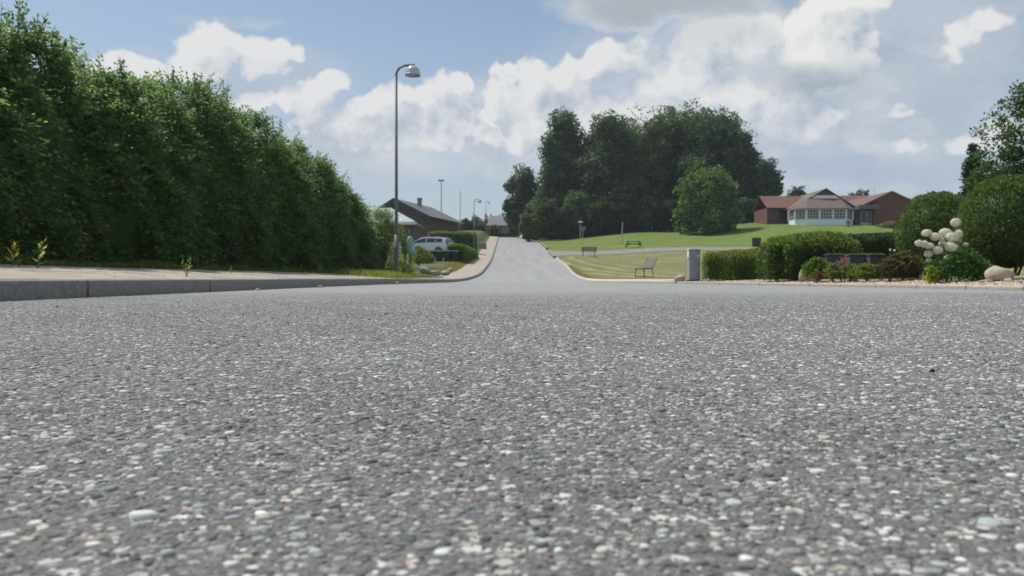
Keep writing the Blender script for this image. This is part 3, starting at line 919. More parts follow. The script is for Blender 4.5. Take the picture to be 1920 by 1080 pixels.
def clipped_hedge(label, x0, y0, x1, y1, w, h, dens, leaf, color, name='hedge', wob=.04, z=None, mat='leaf', topcol=None, group=None, depth=.05, rnd=.12):
    """a clipped hedge whose near long face runs (x0,y0)-(x1,y1), w deep and h high"""
    dx_, dy_ = x1 - x0, y1 - y0; Lx = math.hypot(dx_, dy_); ux, uy = dx_ / Lx, dy_ / Lx; vx, vy = -uy, ux
    if vy < 0 and abs(vy) > .01: vx, vy = -vx, -vy
    cxx, cyy = (x0 + x1) / 2 + vx * w / 2, (y0 + y1) / 2 + vy * w / 2
    zb = Tz(cxx, cyy) if z is None else z
    t = thing(name, label, 'hedge', (cxx, cyy, zb), group)
    parts_ = []
    def P3(s, q, k):
        """s along 0..1, q across 0..1, k height 0..1"""
        bl = wob * (np.sin(s * Lx * 3.1 + k * 4) + .7 * np.sin(s * Lx * 7.7 + q * 5 + 1))
        kk = k * (1 + bl / h * .8)
        return np.stack([x0 + ux * s * Lx + vx * q * w, y0 + uy * s * Lx + vy * q * w, zb + kk * h], -1), bl
    for (kind_, area) in (('front', Lx * h), ('top', Lx * w), ('end0', w * h), ('end1', w * h), ('back', Lx * h * .5)):
        n_ = int(area * dens); a, b = rng.random(n_), rng.random(n_)
        one = np.ones(n_)
        if kind_ == 'front': P, bl = P3(a, 0 * one, b * .98 + .02); Nn = np.tile([-vx, -vy, .1], (n_, 1)); P = P - np.array([vx, vy, 0]) * (bl - rnd * sm(.8, 1, b))[:, None]
        elif kind_ == 'top': P, bl = P3(a, b, one); Nn = np.tile([0, 0, 1.], (n_, 1)); P[:, 2] -= rnd * (np.abs(b - .5) * 2) ** 4
        elif kind_ == 'end0': P, bl = P3(0 * one, a, b); Nn = np.tile([-ux, -uy, .1], (n_, 1)); P = P - np.array([ux, uy, 0]) * bl[:, None]
        elif kind_ == 'end1': P, bl = P3(one, a, b); Nn = np.tile([ux, uy, .1], (n_, 1)); P = P + np.array([ux, uy, 0]) * bl[:, None]
        else: P, bl = P3(a, one, b); Nn = np.tile([vx, vy, .1], (n_, 1))
        parts_.append(shell_leaves(P, nrm(Nn), n_, leaf, depth=depth))
    # core box
    i_ = .06 if h > .5 else .03
    s_ = np.linspace(0, 1, max(4, int(Lx / .3))); rows_ = []
    for s in s_:
        e = i_ / Lx; ss = e + s * (1 - 2 * e); q = i_ / w
        rows_.append([P3(np.array(ss), np.array(a), np.array(b))[0] for a, b in ((q, 0.0), (q, .9), (q + .1, 1 - i_ / h), (.9 - q, 1 - i_ / h), (1 - q, .9), (1 - q, 0.))])
    V = np.array(rows_); n, m = V.shape[:2]
    i = np.arange(n - 1)[:, None] * m + np.arange(m - 1)[None, :]
    F = np.stack([i, i + 1, i + m + 1, i + m], -1).reshape(-1, 4)
    ends = [[0, 1, 4, 5], [1, 2, 3, 4], [(n - 1) * m, (n - 1) * m + 1, (n - 1) * m + 4, (n - 1) * m + 5], [(n - 1) * m + 1, (n - 1) * m + 2, (n - 1) * m + 3, (n - 1) * m + 4]]
    F = np.concatenate([F, np.array(ends)])
    AA = cat(*parts_); lcol = np.array(color)
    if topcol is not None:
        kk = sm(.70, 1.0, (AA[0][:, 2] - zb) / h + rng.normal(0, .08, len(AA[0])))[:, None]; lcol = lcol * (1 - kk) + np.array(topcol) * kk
    leaves('foliage', *AA, lcol, M[mat], t, var=.34, yellow=.05, core=(V.reshape(-1, 3), F, np.array(color) * .9), kind='stuff')
    return t


def ball_bush(label, x, y, rx, rz, z, n, leaf, color, foot=True):
    zb = Tz(x, y)
    t = thing('ball_bush', label, 'bush', (x, y, zb), 'clipped round bushes in the front garden')
    e = rdir(n); e[:, 2] = np.where(e[:, 2] < -.75, -e[:, 2], e[:, 2])
    lump = 1 + .035 * np.sin(e[:, 0] * 6 + 1) * np.cos(e[:, 2] * 5) + .03 * np.sin(e[:, 0] * 15 + x) * np.sin(e[:, 2] * 17) + .022 * np.sin(e[:, 0] * 31 + e[:, 1] * 13) * np.sin(e[:, 2] * 27 + e[:, 1] * 9)
    P = np.array([x, y, z]) + e * np.array([rx, rx, rz]) * lump[:, None] * np.where(e[:, 2:3] < 0, 1 - .12 * e[:, 2:3] ** 2, 1)
    A = shell_leaves(P, e, n, leaf, depth=.075)
    cv, cf = blobcore([(x, y, z, rx, rx, rz)], .93, 20, 12, .02)
    leaves('foliage', *A, color, M['leaf'], t, var=.26, yellow=.03, core=(cv, cf, np.array(color) * .8), kind='stuff')
    mb = MB()
    for k in range(11):
        a = random.uniform(0, 6.28); q = random.uniform(.2, .6) * rx
        mb.tube([(x + math.cos(a) * q * .4, y + math.sin(a) * q * .4, zb - .05), (x + math.cos(a) * q * 1.3, y + math.sin(a) * q * 1.3, z - rz * .5)], [.02, .012], 6)
    mb.build('stems', M['bark'], t, kind='stuff')
    return t


yb = 13.0
ball_bush('large clipped round bush with dark stems beside the big pale boulder', PX(1893, yb), yb, .70, .73, PZ(424, yb), 21000, .042, GREEN['box'])
yb = 15.6
ball_bush('clipped round bush behind the white flower heads, left of the larger round bush', PX(1757, yb), yb, .67, .73, PZ(439, yb), 15000, .042, (.086, .14, .052))

# hedges on the right of the road
yy_ = 20.5
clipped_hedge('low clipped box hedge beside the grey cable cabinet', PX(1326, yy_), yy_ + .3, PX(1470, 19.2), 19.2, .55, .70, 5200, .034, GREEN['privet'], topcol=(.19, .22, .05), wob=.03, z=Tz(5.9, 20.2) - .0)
yy_ = 17.2
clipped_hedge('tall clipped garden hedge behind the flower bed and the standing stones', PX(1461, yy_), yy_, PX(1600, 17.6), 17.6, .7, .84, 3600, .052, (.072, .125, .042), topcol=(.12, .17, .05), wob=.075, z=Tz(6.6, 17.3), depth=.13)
clipped_hedge('lower dark hedge behind the planters, left of the round bushes', PX(1600, 19.6), 19.6, PX(1730, 20.0), 20.0, .7, 1.02, 2600, .045, (.04, .07, .03), wob=.03, z=Tz(9, 19.6), depth=.08)
# hedges far up on the left
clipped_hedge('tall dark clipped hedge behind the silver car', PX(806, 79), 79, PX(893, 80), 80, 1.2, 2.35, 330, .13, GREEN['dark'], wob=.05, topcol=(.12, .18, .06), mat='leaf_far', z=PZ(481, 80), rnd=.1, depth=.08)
clipped_hedge('bright green clipped hedge between the wheelie bins and the far pavement', PX(872, 62), 60.5, PX(893, 72), 73, 1.2, 1.35, 480, .10, (.075, .14, .035), wob=.05, mat='leaf_far', z=PZ(494, 62), rnd=.1, depth=.08)
clipped_hedge('long low dark hedge across the top of the street', PX(908, 158), 158, PX(962, 158), 158, 1.2, 1.0, 120, .22, GREEN['dark'], wob=.05, mat='leaf_far', z=8.05, rnd=.1, depth=.08)


# ------------------------------------------------------------------ trees
def crown_dome(w, top, foot, k, seed, squash=.9):
    r_ = random.Random(seed); out = []
    H = top - foot
    out.append((0, 0, foot + H * .50, w * .38, w * .34, H * .44))
    for i in range(k):
        a = i * 2.4 + r_.uniform(-.5, .5); v = -.92 + 1.78 * (i + .5) / k
        cr = (math.sqrt(max(0, 1 - (v * .95) ** 2)) if v > 0 else 1 - .12 * v * v) * w * .33
        rr = w * r_.uniform(.14, .21)
        out.append((math.cos(a) * cr, math.sin(a) * cr * .8, foot + H * (.48 + v * .36), rr, rr, rr * squash))
    return out


def crown_cone(w, top, foot, k, seed, tip=.10, power=.9):
    r_ = random.Random(seed); out = []
    for i in range(k):
        u = (i + .5) / k; rad = w * .5 * (1 - u) ** power + tip * w
        z = foot + (top - foot) * u
        out.append((r_.uniform(-.05, .05) * w, r_.uniform(-.05, .05) * w, z, rad * .7, rad * .7, (top - foot) / k * 1.1))
        for j in range(2):
            a = r_.uniform(0, 6.28)
            out.append((math.cos(a) * rad * .55, math.sin(a) * rad * .55, z - .03 * (top - foot), rad * .5, rad * .5, (top - foot) / k * .8))
    return out


def tree_px(name, label, cat_, px, y, wpx, top_py, base_py, style, n, size, color, k=12, seed=1, foot=.03, group=None, **kw):
    x = PX(px, y); z = Tz(x, y); s = y / 1500
    top = PZ(top_py, y) - z; w = wpx * s
    fz = top * foot
    if style == 'dome': L = crown_dome(w, top, fz, k, seed)
    elif style == 'cone': L = crown_cone(w, top, fz, k, seed, **kw.pop('cone', {}))
    kw.setdefault('ragged', .09)
    return make_tree(name, label, cat_, x, y, L, n, size, color, group, **kw)


GP = 'tall trees of the dark clump behind the lawn'
tree_px('tree', 'dark bluish rounded tree at the left end of the tree clump beside the street', 'tree', 984, 146, 76, 300, 440, 'dome', 5200, .42, (.052, .080, .060), 12, 11, group=GP, hang=.15)
tree_px('conifer_tree', 'tall dark pointed conifer near the left end of the tree clump', 'tree', 1058, 134, 96, 217, 440, 'cone', 8200, .42, GREEN['conifer'], 9, 12, cone=dict(tip=.24, power=.50), group=GP, bare=2)
tree_px('conifer_tree', 'slim dark conifer leaning on the tallest left conifer of the clump', 'tree', 1030, 131, 56, 262, 440, 'cone', 4200, .38, (.064, .108, .054), 8, 13, cone=dict(tip=.12, power=.7), group=GP)
tree_px('conifer_tree', 'ragged conifer with bare leader twigs poking out above the tree clump', 'tree', 1138, 131, 112, 222, 440, 'cone', 8800, .42, (.064, .100, .058), 9, 14, cone=dict(tip=.26, power=.45), group=GP, bare=9)
tree_px('tree', 'broad mid height tree in the middle of the clump between conifer and great dome', 'tree', 1202, 136, 122, 200, 440, 'dome', 8200, .42, (.092, .132, .056), 14, 15, group=GP)
tree_px('tree', 'greatest broad domed tree of the clump rising highest over the lawn', 'tree', 1304, 138, 196, 178, 440, 'dome', 12500, .46, (.062, .108, .054), 20, 16, group=GP)
tree_px('tree', 'dark tree filling the gap between ragged conifer and middle tree of the clump', 'tree', 1168, 143, 104, 210, 440, 'dome', 6000, .46, (.058, .098, .050), 13, 25, group=GP)
tree_px('tree', 'dark tree on the left shoulder of the great domed tree', 'tree', 1250, 144, 104, 192, 440, 'dome', 6500, .46, (.056, .096, .048), 13, 26, group=GP)
tree_px('tree', 'dark narrow tree closing the notch beside the tall left conifer', 'tree', 1100, 142, 66, 262, 440, 'dome', 4000, .44, (.056, .092, .052), 10, 27, group=GP)
tree_px('tree', 'domed dark tree on the right shoulder of the clump', 'tree', 1372, 133, 92, 212, 440, 'dome', 6500, .42, (.060, .104, .054), 12, 17, group=GP)
tree_px('tree', 'lower rounded dark tree at the right end of the clump nearest the red house', 'tree', 1420, 131, 92, 284, 425, 'dome', 6200, .42, (.060, .104, .056), 12, 18, group=GP)
tree_px('tree', 'fresh green rounded tree standing out in front of the dark clump', 'tree', 1326, 114, 112, 306, 440, 'dome', 8500, .36, (.088, .152, .050), 16, 19, var=.3, foot=-.08, ragged=.34, clump=.34, nclump=20)
# the lower skirt of the clump
GB = 'bushes along the foot of the tree clump'
for i, (px, w, tp, c, lb) in enumerate([
        (992, 42, 396, (.085, .135, .04), 'light green bush at the street end of the tree clump'),
        (1030, 60, 372, (.055, .085, .032), 'olive bush under the slim conifer of the clump'),
        (1080, 70, 352, GREEN['dark'], 'dark bush behind the blue sign post'),
        (1128, 66, 372, (.045, .068, .030), 'dull green bush between sign post and bare pole'),
        (1166, 58, 376, (.095, .068, .048), 'brownish half dead bush behind the bare grey pole'),
        (1212, 74, 366, GREEN['dark'], 'dark bush above the picnic table on the lawn'),
        (1258, 62, 372, (.034, .058, .026), 'dark bush left of the fresh green tree'),
        (1398, 60, 372, GREEN['dark'], 'dark bush right of the fresh green tree')]):
    tree_px('bush', lb, 'bush', px, 124 + (i % 3), w, tp, 440, 'dome', 2600, .34, c, 8, 30 + i, group=GB, foot=-.02, ragged=.1)
# beyond the houses and at the skyline
tree_px('tree', 'round dark tree peeping over the red roof of the left house wing', 'tree', 1494, 150, 52, 348, 400, 'dome', 2600, .4, (.03, .055, .028), 9, 40)
tree_px('tree', 'spiky dark treetop behind the red tiled roof with two chimneys', 'tree', 1612, 152, 56, 357, 400, 'dome', 2200, .4, (.035, .055, .03), 8, 41)
GS = 'small far trees on the skyline at the end of the street'
for i, (px, w, tp, y, nm) in enumerate([(838, 42, 398, 262, 'left of the thin mast'), (868, 34, 400, 236, 'just right of the thin mast'), (893, 34, 393, 256, 'behind the far lamp post'), (918, 42, 393, 260, 'above the far grey roof'),
                                        (946, 40, 397, 256, 'beside the dark bluish tree'), (808, 50, 404, 268, 'behind the chimney of the dark roofed house')]):
    tree_px('skyline_tree', 'low far tree on the skyline ' + nm, 'tree', px, y, w, tp, 425, 'dome', 1300, .75, (.035, .06, .036), 8, 50 + i, group=GS, z=8.8)
for i, (px, w, tp, c, lb) in enumerate([(846, 40, 406, (.07, .12, .035), 'light green garden bush behind the tall dark clipped hedge'),
                                        (876, 26, 398, (.05, .06, .04), 'greyish upright bush left of the far lamp post'), (896, 30, 408, (.04, .07, .035), 'dark green bush right behind the far lamp post'),
                                        (925, 20, 420, (.08, .10, .05), 'olive round bush below the far grey roof'), (965, 30, 398, (.05, .085, .035), 'green bush between the grey roof and the tree clump')]):
    tree_px('garden_bush', lb, 'bush', px, 152 + i, w, tp, 440, 'dome', 1400, .35, c, 7, 60 + i, z=8.0)
# right hand garden trees
tree_px('conifer_tree', 'dark narrow conifer between the round bushes and the sparse tall tree', 'tree', 1822, 40, 66, 282, 440, 'cone', 6500, .15, (.030, .055, .030), 9, 70, cone=dict(tip=.10, power=.7), core=.75)


def sparse_tree():
    y = 27.0; x = PX(1952, y); z = Tz(x, y)
    L = [(-.1, 0, 5.2, 1.25, 1.1, 1.1), (-.9, .2, 4.2, 1.15, 1.0, .8), (.2, .1, 6.3, .75, .7, .8), (-1.5, -.1, 3.4, .85, .8, .5), (-.6, -.2, 3.2, 1.3, 1.0, .8), (.7, 0, 4.2, 1.2, 1.0, 1.0), (-.3, 0, 2.5, 1.2, 1.0, .7), (1.2, .2, 3, 1.2, 1, .8), (-.55, .1, 5.9, .5, .5, .45)]
    make_tree('tree', 'tall airy tree with small leaves rising behind the large round bush', 'tree', x, y, L, 13500, .105, GREEN['birch'], None, mat='leaf', trunk=.10, core=.35, clump=.30, nclump=22, ragged=.30, var=.3)


sparse_tree()


# ------------------------------------------------------------------ street lamps
def lamp_post(label, x, y, h, sc=1.0, base=None):
    z = Tz(x, y) if base is None else base
    t = thing('street_lamp', label, 'street lamp', (x, y, z), 'curved arm street lamps along the left pavement')
    arm = .40
    pts = [(x, y, z - .1), (x, y, z + 1.2)]
    MB().tube(pts, .060, 14).build('pole_base', M['steel'], t, smooth=True)
    MB().tube([(x, y, z + 1.2), (x, y, z + 1.26), (x, y, z + h - .42)], [.060, .047, .036], 14).build('pole', M['steel'], t, smooth=True)
    c = [(x, y, z + h - .42)] + [(x + .30 * (1 - math.cos(a)), y, z + h - .42 + .30 * math.sin(a)) for a in np.linspace(.15, math.pi / 2, 9)] + [(x + arm + .02, y, z + h - .118)]
    MB().tube(c, .033, 12).build('arm', M['steel'], t, smooth=True)
    hx = x + arm + .07
    MB().lathe((hx, y, z + h - .40), [(.001, .32), (.045, .315), (.06, .285), (.045, .27)], 16).build('hub', M['steel'], t, smooth=True)
    s = MB().lathe((hx, y, z + h - .40), [(.03, .275), (.10, .255), (.155, .205), (.19, .14), (.207, .07), (.213, .025), (.222, .02), (.222, -.012), (.205, -.012), (.19, .10), (.10, .22), (.02, .25)], 32)
    sh = s.build('lamp_shade', M['lamp'], t, smooth=True)
    MB().lathe((hx, y, z + h - .40), [(.002, .16), (.05, .15), (.06, .06), (.045, .02), (.002, .01)], 14).build('bulb_glass', M['white'], sh, smooth=True)
    MB().box(x - .062, x + .062, y - .075, y - .055, z + .5, z + .85).build('service_door', M['steel'], t)
    return t


yl = 22.6
lamp_post('tall grey street lamp close by, its pole standing at the end of the hedge', PX(743.5, yl), yl, PZ(116, yl) - Tz(PX(743.5, yl), yl))
lamp_post('smaller looking street lamp further up, standing right of the bright green hedge', PX(889, 72), 72, 5.7, base=PZ(490, 72))
lamp_post('farthest street lamp at the crest of the street', PX(911, 128), 128, 5.5, base=PZ(441, 128))


# ------------------------------------------------------------------ cable cabinet, bench, boulders on the right
M['cab'] = pmat('grey_cabinet_paint', (.26, .28, .30), (.32, .34, .36), 6, .45)
M['cablid'] = pmat('cabinet_lid', (.42, .48, .47), (.52, .58, .57), 6, .5)
yc = 21.4; xc = PX(1301, yc); zc = Tz(xc, yc); sc_ = yc / 1500
t = thing('cable_cabinet', 'narrow upright grey cable cabinet on the kerb verge between boulder and low hedge', 'cabinet', (xc, yc, zc))
hh = PZ(466, yc) - zc
MB().bevbox(xc - .145, xc + .145, yc - .10, yc + .16, zc - .05, zc + hh - .045, .008).build('body', M['cab'], t)
MB().bevbox(xc - .165, xc + .162, yc - .125, yc + .18, zc + hh - .045, zc + hh, .012).build('lid', M['cablid'], t)
MB().bevbox(xc - .128, xc + .13, yc - .108, yc - .100, zc + .10, zc + hh - .08, .002).build('door', M['cab'], t)
MB().tube([(xc + .085, yc - .107, zc + hh - .20), (xc + .085, yc - .116, zc + hh - .20)], .030, 16).build('round_label', M['white'], t)
MB().box(xc - .160, xc - .146, yc - .09, yc + .10, zc + hh - .24, zc + hh - .06).build('side_plate', M['white'], t)
M['darkstone'] = pmat('dark_plinth', (.06, .045, .045), (.11, .09, .08), 15, .9)
MB().bevbox(xc - .19, xc + .19, yc - .14, yc + .19, zc - .05, zc + .045, .012).build('plinth', M['darkstone'], t)


def rock(name, label, x, y, rx, ry, rz, mat, seed, z=None, group=None, lean=0, cat_='stone', squash=0):
    rg = np.random.default_rng(seed); z = Tz(x, y) if z is None else z
    nu, nv = 18, 12
    U, W_ = np.meshgrid(np.arange(nu) / nu * 2 * np.pi, np.linspace(.01, np.pi - .01, nv))
    X, Y, Z = np.sin(W_) * np.cos(U), np.sin(W_) * np.sin(U), np.cos(W_)
    k = np.ones_like(X)
    for q in range(7):
        v = nrm(rg.normal(size=3)); dd = X * v[0] + Y * v[1] + Z * v[2]
        k = np.minimum(k, np.where(dd > .55, (.55 + .38 * rg.random()) / np.maximum(dd, .55) + .04, 1))
    k = k * (1 + .04 * np.sin(X * 5 + seed) * np.cos(Z * 6 + Y * 4))
    V = np.stack([X * k * rx + Z * lean * rx, Y * k * ry, Z * k * rz + rz * .55], -1).reshape(-1, 3)
    i = np.arange(nv - 1)[:, None] * nu; j = np.arange(nu)[None, :]; j2 = (j + 1) % nu
    F = np.stack([i + j, i + nu + j, i + nu + j2, i + j2], -1).reshape(-1, 4)
    o = mesh_np(name, V, F, mat, None, None, True)
    o.location = (x, y, z)
    return tag(o, label, cat_, group)


M['boulder'] = pmat('pale_boulder', (.30, .245, .19), (.48, .42, .34), 5, .85, .01, 40, detail=8)
M['boulder2'] = pmat('dull_boulder', (.22, .185, .155), (.36, .31, .26), 7, .9, .01, 50, detail=8)
y = 11.9; rock('boulder', 'largest pale rounded boulder lying in front of the large round bush', PX(1875, y), y, .21, .19, .155, M['boulder'], 3)
y = 11.6; rock('stone', 'small pale stone leaning on the front of the largest boulder', PX(1882, y), y - .1, .065, .06, .040, M['boulder'], 4)
rock('stone', 'flat pale stone at the right edge beside the largest boulder', PX(1912, 11.7), 11.7, .11, .09, .045, M['boulder'], 5)
rock('stone', 'flat tan stone half buried left of the largest boulder', PX(1845, 11.8), 11.75, .11, .08, .03, M['boulder2'], 6)
y = 21.8; rock('boulder', 'squat tan boulder on the grass edge just left of the cable cabinet', PX(1274, y), y, .16, .13, .125, M['boulder'], 8, lean=.3)
y = 17.0; rock('standing_stone', 'slim upright pale stone at the left foot of the tall garden hedge', PX(1491, y), y - .45, .085, .07, .19, M['boulder'], 9, lean=.25)
rock('stone', 'rounded pale stone just right of the slim upright stone', PX(1505, y), y - .5, .10, .08, .105, M['boulder'], 10)
rock('stone', 'low whitish stone in the gravel in front of the flower bed', PX(1560, 15.2), 14.9, .09, .06, .03, M['boulder'], 12)
rock('stone', 'thin pale marker stone at the left end of the low box hedge', PX(1329, 20.1), 20.1, .04, .04, .07, M['boulder'], 13)

M['wood'] = pmat('weathered_bench_wood', (.13, .115, .10), (.22, .20, .18), 9, .85, .003, 60)
M['iron'] = pmat('dark_iron', (.025, .024, .02), (.05, .045, .035), 9, .6)


def bench(label, x, y, rz, L=1.5, wood='wood', z=None, armrest=True):
    z = Tz(x, y) if z is None else z
    t = thing('bench', label, 'bench', (x, y, z), 'slatted benches on the grass')
    t.rotation_euler = (0, 0, rz)
    def part(mb, nm, m): return mesh_np(nm, np.array(mb.v), mb.f, m, t, local=True)
    # facing +x locally; length along y
    for k in range(4):
        part(MB().bevbox(-.20 + k * .115, -.105 + k * .115, -L / 2, L / 2, .415, .445, .005), 'seat_slat', M[wood])
    for k in range(4):
        c = MB(); x0 = -.235 - k * .045; z0 = .50 + k * .105
        c.prism([(x0, z0), (x0 + .025, z0 + .008), (x0 - .012, z0 + .093), (x0 - .037, z0 + .085)], -L / 2, L / 2)
        part(c, 'back_slat', M[wood])
    for s in (-1, 1):
        yy = s * (L / 2 - .16)
        part(MB().tube([(.22, yy, 0), (.19, yy, .405)], .017, 8), 'leg', M['iron'])
        part(MB().tube([(-.28, yy, 0), (-.19, yy, .405)], .017, 8), 'leg', M['iron'])
        part(MB().tube([(.24, yy, .402), (-.22, yy, .402), (-.41, yy, .93)], .018, 8), 'side_frame', M['iron'])
        part(MB().tube([(.22, yy, .03), (-.28, yy, .03)], .013, 6), 'foot_rail', M['iron'])
    return t


bench('dark framed wooden bench on the dry grass left of the small boulder', PX(1207, 38.5), 38.5, R(180 + 12), 1.45)
M['bluewood'] = pmat('blue_grey_bench_paint', (.12, .17, .20), (.18, .24, .27), 8, .6)
bench('small bluish grey bench at the edge of the side road below the sign post', PX(1104, 76.5), 76.5, R(-90 + 180), 1.45, 'bluewood')

# picnic table
x, y = PX(1188, 90), 90.0; z = Tz(x, y)
M['dkwood'] = pmat('dark_table_wood', (.03, .04, .02), (.06, .07, .035), 8, .8)
t = thing('picnic_table', 'dark wooden picnic table with two benches on the lawn behind the side road', 'picnic table', (x, y, z))
for k in range(5): MB().bevbox(x - .8, x + .8, y - .36 + k * .145, y - .23 + k * .145, z + .68, z + .72, .005).build('table_plank', M['dkwood'], t)
for s in (-1, 1):
    for q in (0, 1): MB().bevbox(x - .85, x + .85, y + s * .68 + (q * .14 - .14), y + s * .68 + (q * .14 - .01), z + .40, z + .44, .005).build('bench_plank', M['dkwood'], t)
    xx = x + s * .62
    MB().prism([(xx - .03, z + .3), (xx + .03, z + .3), (xx + .03, z + .39), (xx - .03, z + .39)], y - .8, y + .8).build('cross_beam', M['dkwood'], t)
    for q in (-1, 1): MB().tube([(xx + s * .25, y + q * .62, z), (xx, y + q * .22, z + .68)], .045, 6).build('leg', M['dkwood'], t)

# sign post, bare pole, white marker, dark box on the lawn
M['signblue'] = pmat('blue_sign', (.10, .14, .20), (.14, .18, .25), 5, .5)
M['palegrey'] = pmat('pale_grey_metal', (.30, .36, .34), (.40, .46, .44), 6, .5)
y = 103.0; x = PX(1088, y); z = Tz(x, y)
t = thing('sign_post', 'grey post with a flat pale cap and a small blue board before the dark trees', 'sign post', (x, y, z))
MB().tube([(x, y, z), (x, y, PZ(417, y))], .05, 8).build('post', M['palegrey'], t)
MB().tube([(x + .32, y, z), (x + .32, y, PZ(430, y))], .04, 8).build('post', M['palegrey'], t)
MB().lathe((x + .05, y, PZ(417, y)), [(.02, .14), (.18, .12), (.36, .02), (.36, -.02), (.02, -.03)], 16).build('cap', M['palegrey'], t)
MB().bevbox(x + .02, x + .70, y - .08, y - .05, PZ(432, y), PZ(425, y), .005).build('board', M['signblue'], t)
y = 100.0; x = PX(1166, y); z = Tz(x, y)
MBp = MB().tube([(x, y, z), (x + .07, y, PZ(417, y))], .065, 8)
tag(MBp.build('pole', M['palegrey']), 'bare grey pole on the lawn right of the sign post', 'pole')
y = 79.0; x = PX(1203, y); z = Tz(x, y)
t = thing('marker_post', 'short white marker post at the side road near the picnic table', 'marker post', (x, y, z))
MB().bevbox(x - .06, x + .06, y - .05, y + .05, z, z + .62, .012).build('post', M['white'], t)
MB().box(x - .062, x + .062, y - .053, y - .05, z + .45, z + .52).build('reflector', M['black'], t)
y = 88.6; x = PX(1418, y); z = Tz(x, y)
t = thing('utility_box', 'dark square utility box on the lawn above the low box hedge', 'utility box', (x, y, z))
zz = PZ(467, y) if PZ(467, y) > z - .3 else z
MB().bevbox(x - .42, x + .42, y - .3, y + .3, z - .1, z + .92, .03).build('body', M['black'], t)
MB().bevbox(x - .45, x + .45, y - .33, y + .33, z + .92, z + .98, .02).build('lid', M['black'], t)
MB().bevbox(x - .36, x + .36, y - .312, y - .3, z + .08, z + .86, .004).build('door', M['iron'], t)
# small dark box near the street corner on the lawn
rock('stone', 'small dark stone in the dry grass near the far street corner', PX(1027, 95), 95.0, .28, .25, .16, M['darkstone'], 22)

# ------------------------------------------------------------------ the garden in front of the right hedge
def bed_px(px, y): return PX(px, y)


loose_shrub('shrub', 'bushy fresh green plant right of the pale standing stones', PX(1533, 16), 16.0, .42, .26, 420, (.08, .15, .03), .05)
loose_shrub('shrub', 'reddish brown low plant at the foot of the bushy green plant', PX(1524, 15.6), 15.4, .16, .12, 90, (.12, .075, .045), .035)
loose_shrub('flower', 'mauve flowering plant in the middle of the flower bed', PX(1577, 15.4), 15.4, .36, .16, 160, (.16, .12, .17), .035, cat_='flower')
loose_shrub('flower', 'pink topped flower before the dark planters', PX(1583, 15.2), 15.2, .48, .07, 60, (.26, .15, .16), .025, cat_='flower')
loose_shrub('shrub', 'pale green leafy plant beside the mauve flowers', PX(1590, 15.0), 14.9, .28, .16, 160, (.11, .17, .06), .045)
loose_shrub('shrub', 'pale green low plant just right of the bushy green plant', PX(1562, 15.1), 15.1, .30, .14, 150, (.12, .17, .07), .045)
loose_shrub('shrub', 'low yellowish green mound under the dark planters', PX(1625, 14.6), 14.6, .27, .26, 330, (.13, .18, .04), .04)
loose_shrub('shrub', 'low dull green plants left of the dark spiky shrub', PX(1652, 14.4), 14.4, .24, .2, 220, (.09, .11, .05), .04)
loose_shrub('shrub', 'dark purplish spiky shrub left of the white flower heads', PX(1692, 14.2), 14.2, .46, .32, 330, (.085, .080, .055), .055, upr=.8)
loose_shrub('shrub', 'dark twiggy plant in front of the purplish spiky shrub', PX(1668, 14.0), 14.0, .34, .2, 170, (.07, .06, .045), .045)

# planters
M['planter'] = pmat('dark_slate_planter', (.035, .04, .055), (.085, .09, .105), 14, .6, .004, 60)
for px0, px1, y, lb in ((1550, 1588, 17.0, 'leftmost dark slate trough of the three in the flower bed'), (1594, 1628, 16.6, 'middle dark slate trough between the other two in the bed'), (1631, 1660, 16.4, 'rightmost dark slate trough beside the spiky shrub')):
    x0, x1 = PX(px0, y), PX(px1, y); z = Tz((x0 + x1) / 2, y)
    t = thing('planter', lb, 'planter', ((x0 + x1) / 2, y, z), 'dark troughs in the flower bed')
    zt = PZ(479, y); zb_ = PZ(495, y)
    MB().bevbox(x0, x1, y, y + .28, z - .02, zt, .015).build('trough', M['planter'], t)
    MB().bevbox(x0 - .012, x1 + .012, y - .012, y + .292, zt, zt + .022, .006).build('rim', M['planter'], t)
    n = 60
    p = np.stack([rng.uniform(x0, x1, n), y + rng.uniform(.02, .2, n), np.full(n, zt)], -1)
    leaves('plants', *sprays(p, np.stack([rng.normal(0, .4, n), rng.normal(-.3, .4, n), np.ones(n) * .6], -1), .07, 5, .03, .018), (.10, .13, .09), M['leaf'], t, kind='stuff')
M['palestone'] = pmat('pale_stone_figure', (.38, .42, .46), (.52, .56, .60), 9, .8)
y = 14.9; x = PX(1602, y); z = Tz(x, y)
o = MB().lathe((x, y, z), [(.055, 0), (.06, .03), (.035, .07), (.045, .13), (.05, .18), (.035, .22), (.032, .25), (.01, .27)], 14).build('garden_ornament', M['palestone'], smooth=True)
tag(o, 'small pale blue grey stone ornament standing in the flower bed', 'garden ornament')
# solar lights on sticks
for px, py, lb in ((1669, 468, 'left one of the two tiny white lights on sticks over the spiky shrub'), (1677, 469, 'right one of the two tiny white lights on sticks over the spiky shrub')):
    y = 14.6; x = PX(px, y); z = Tz(x, y)
    t = thing('garden_light', lb, 'garden light', (x, y, z), 'small garden lights on sticks')
    MB().tube([(x, y, z), (x, y, PZ(py, y) - .03)], .004, 6).build('stick', M['iron'], t)
    MB().lathe((x, y, PZ(py, y) - .03), [(.004, 0), (.018, .01), (.02, .035), (.004, .045)], 10).build('head', M['white'], t)


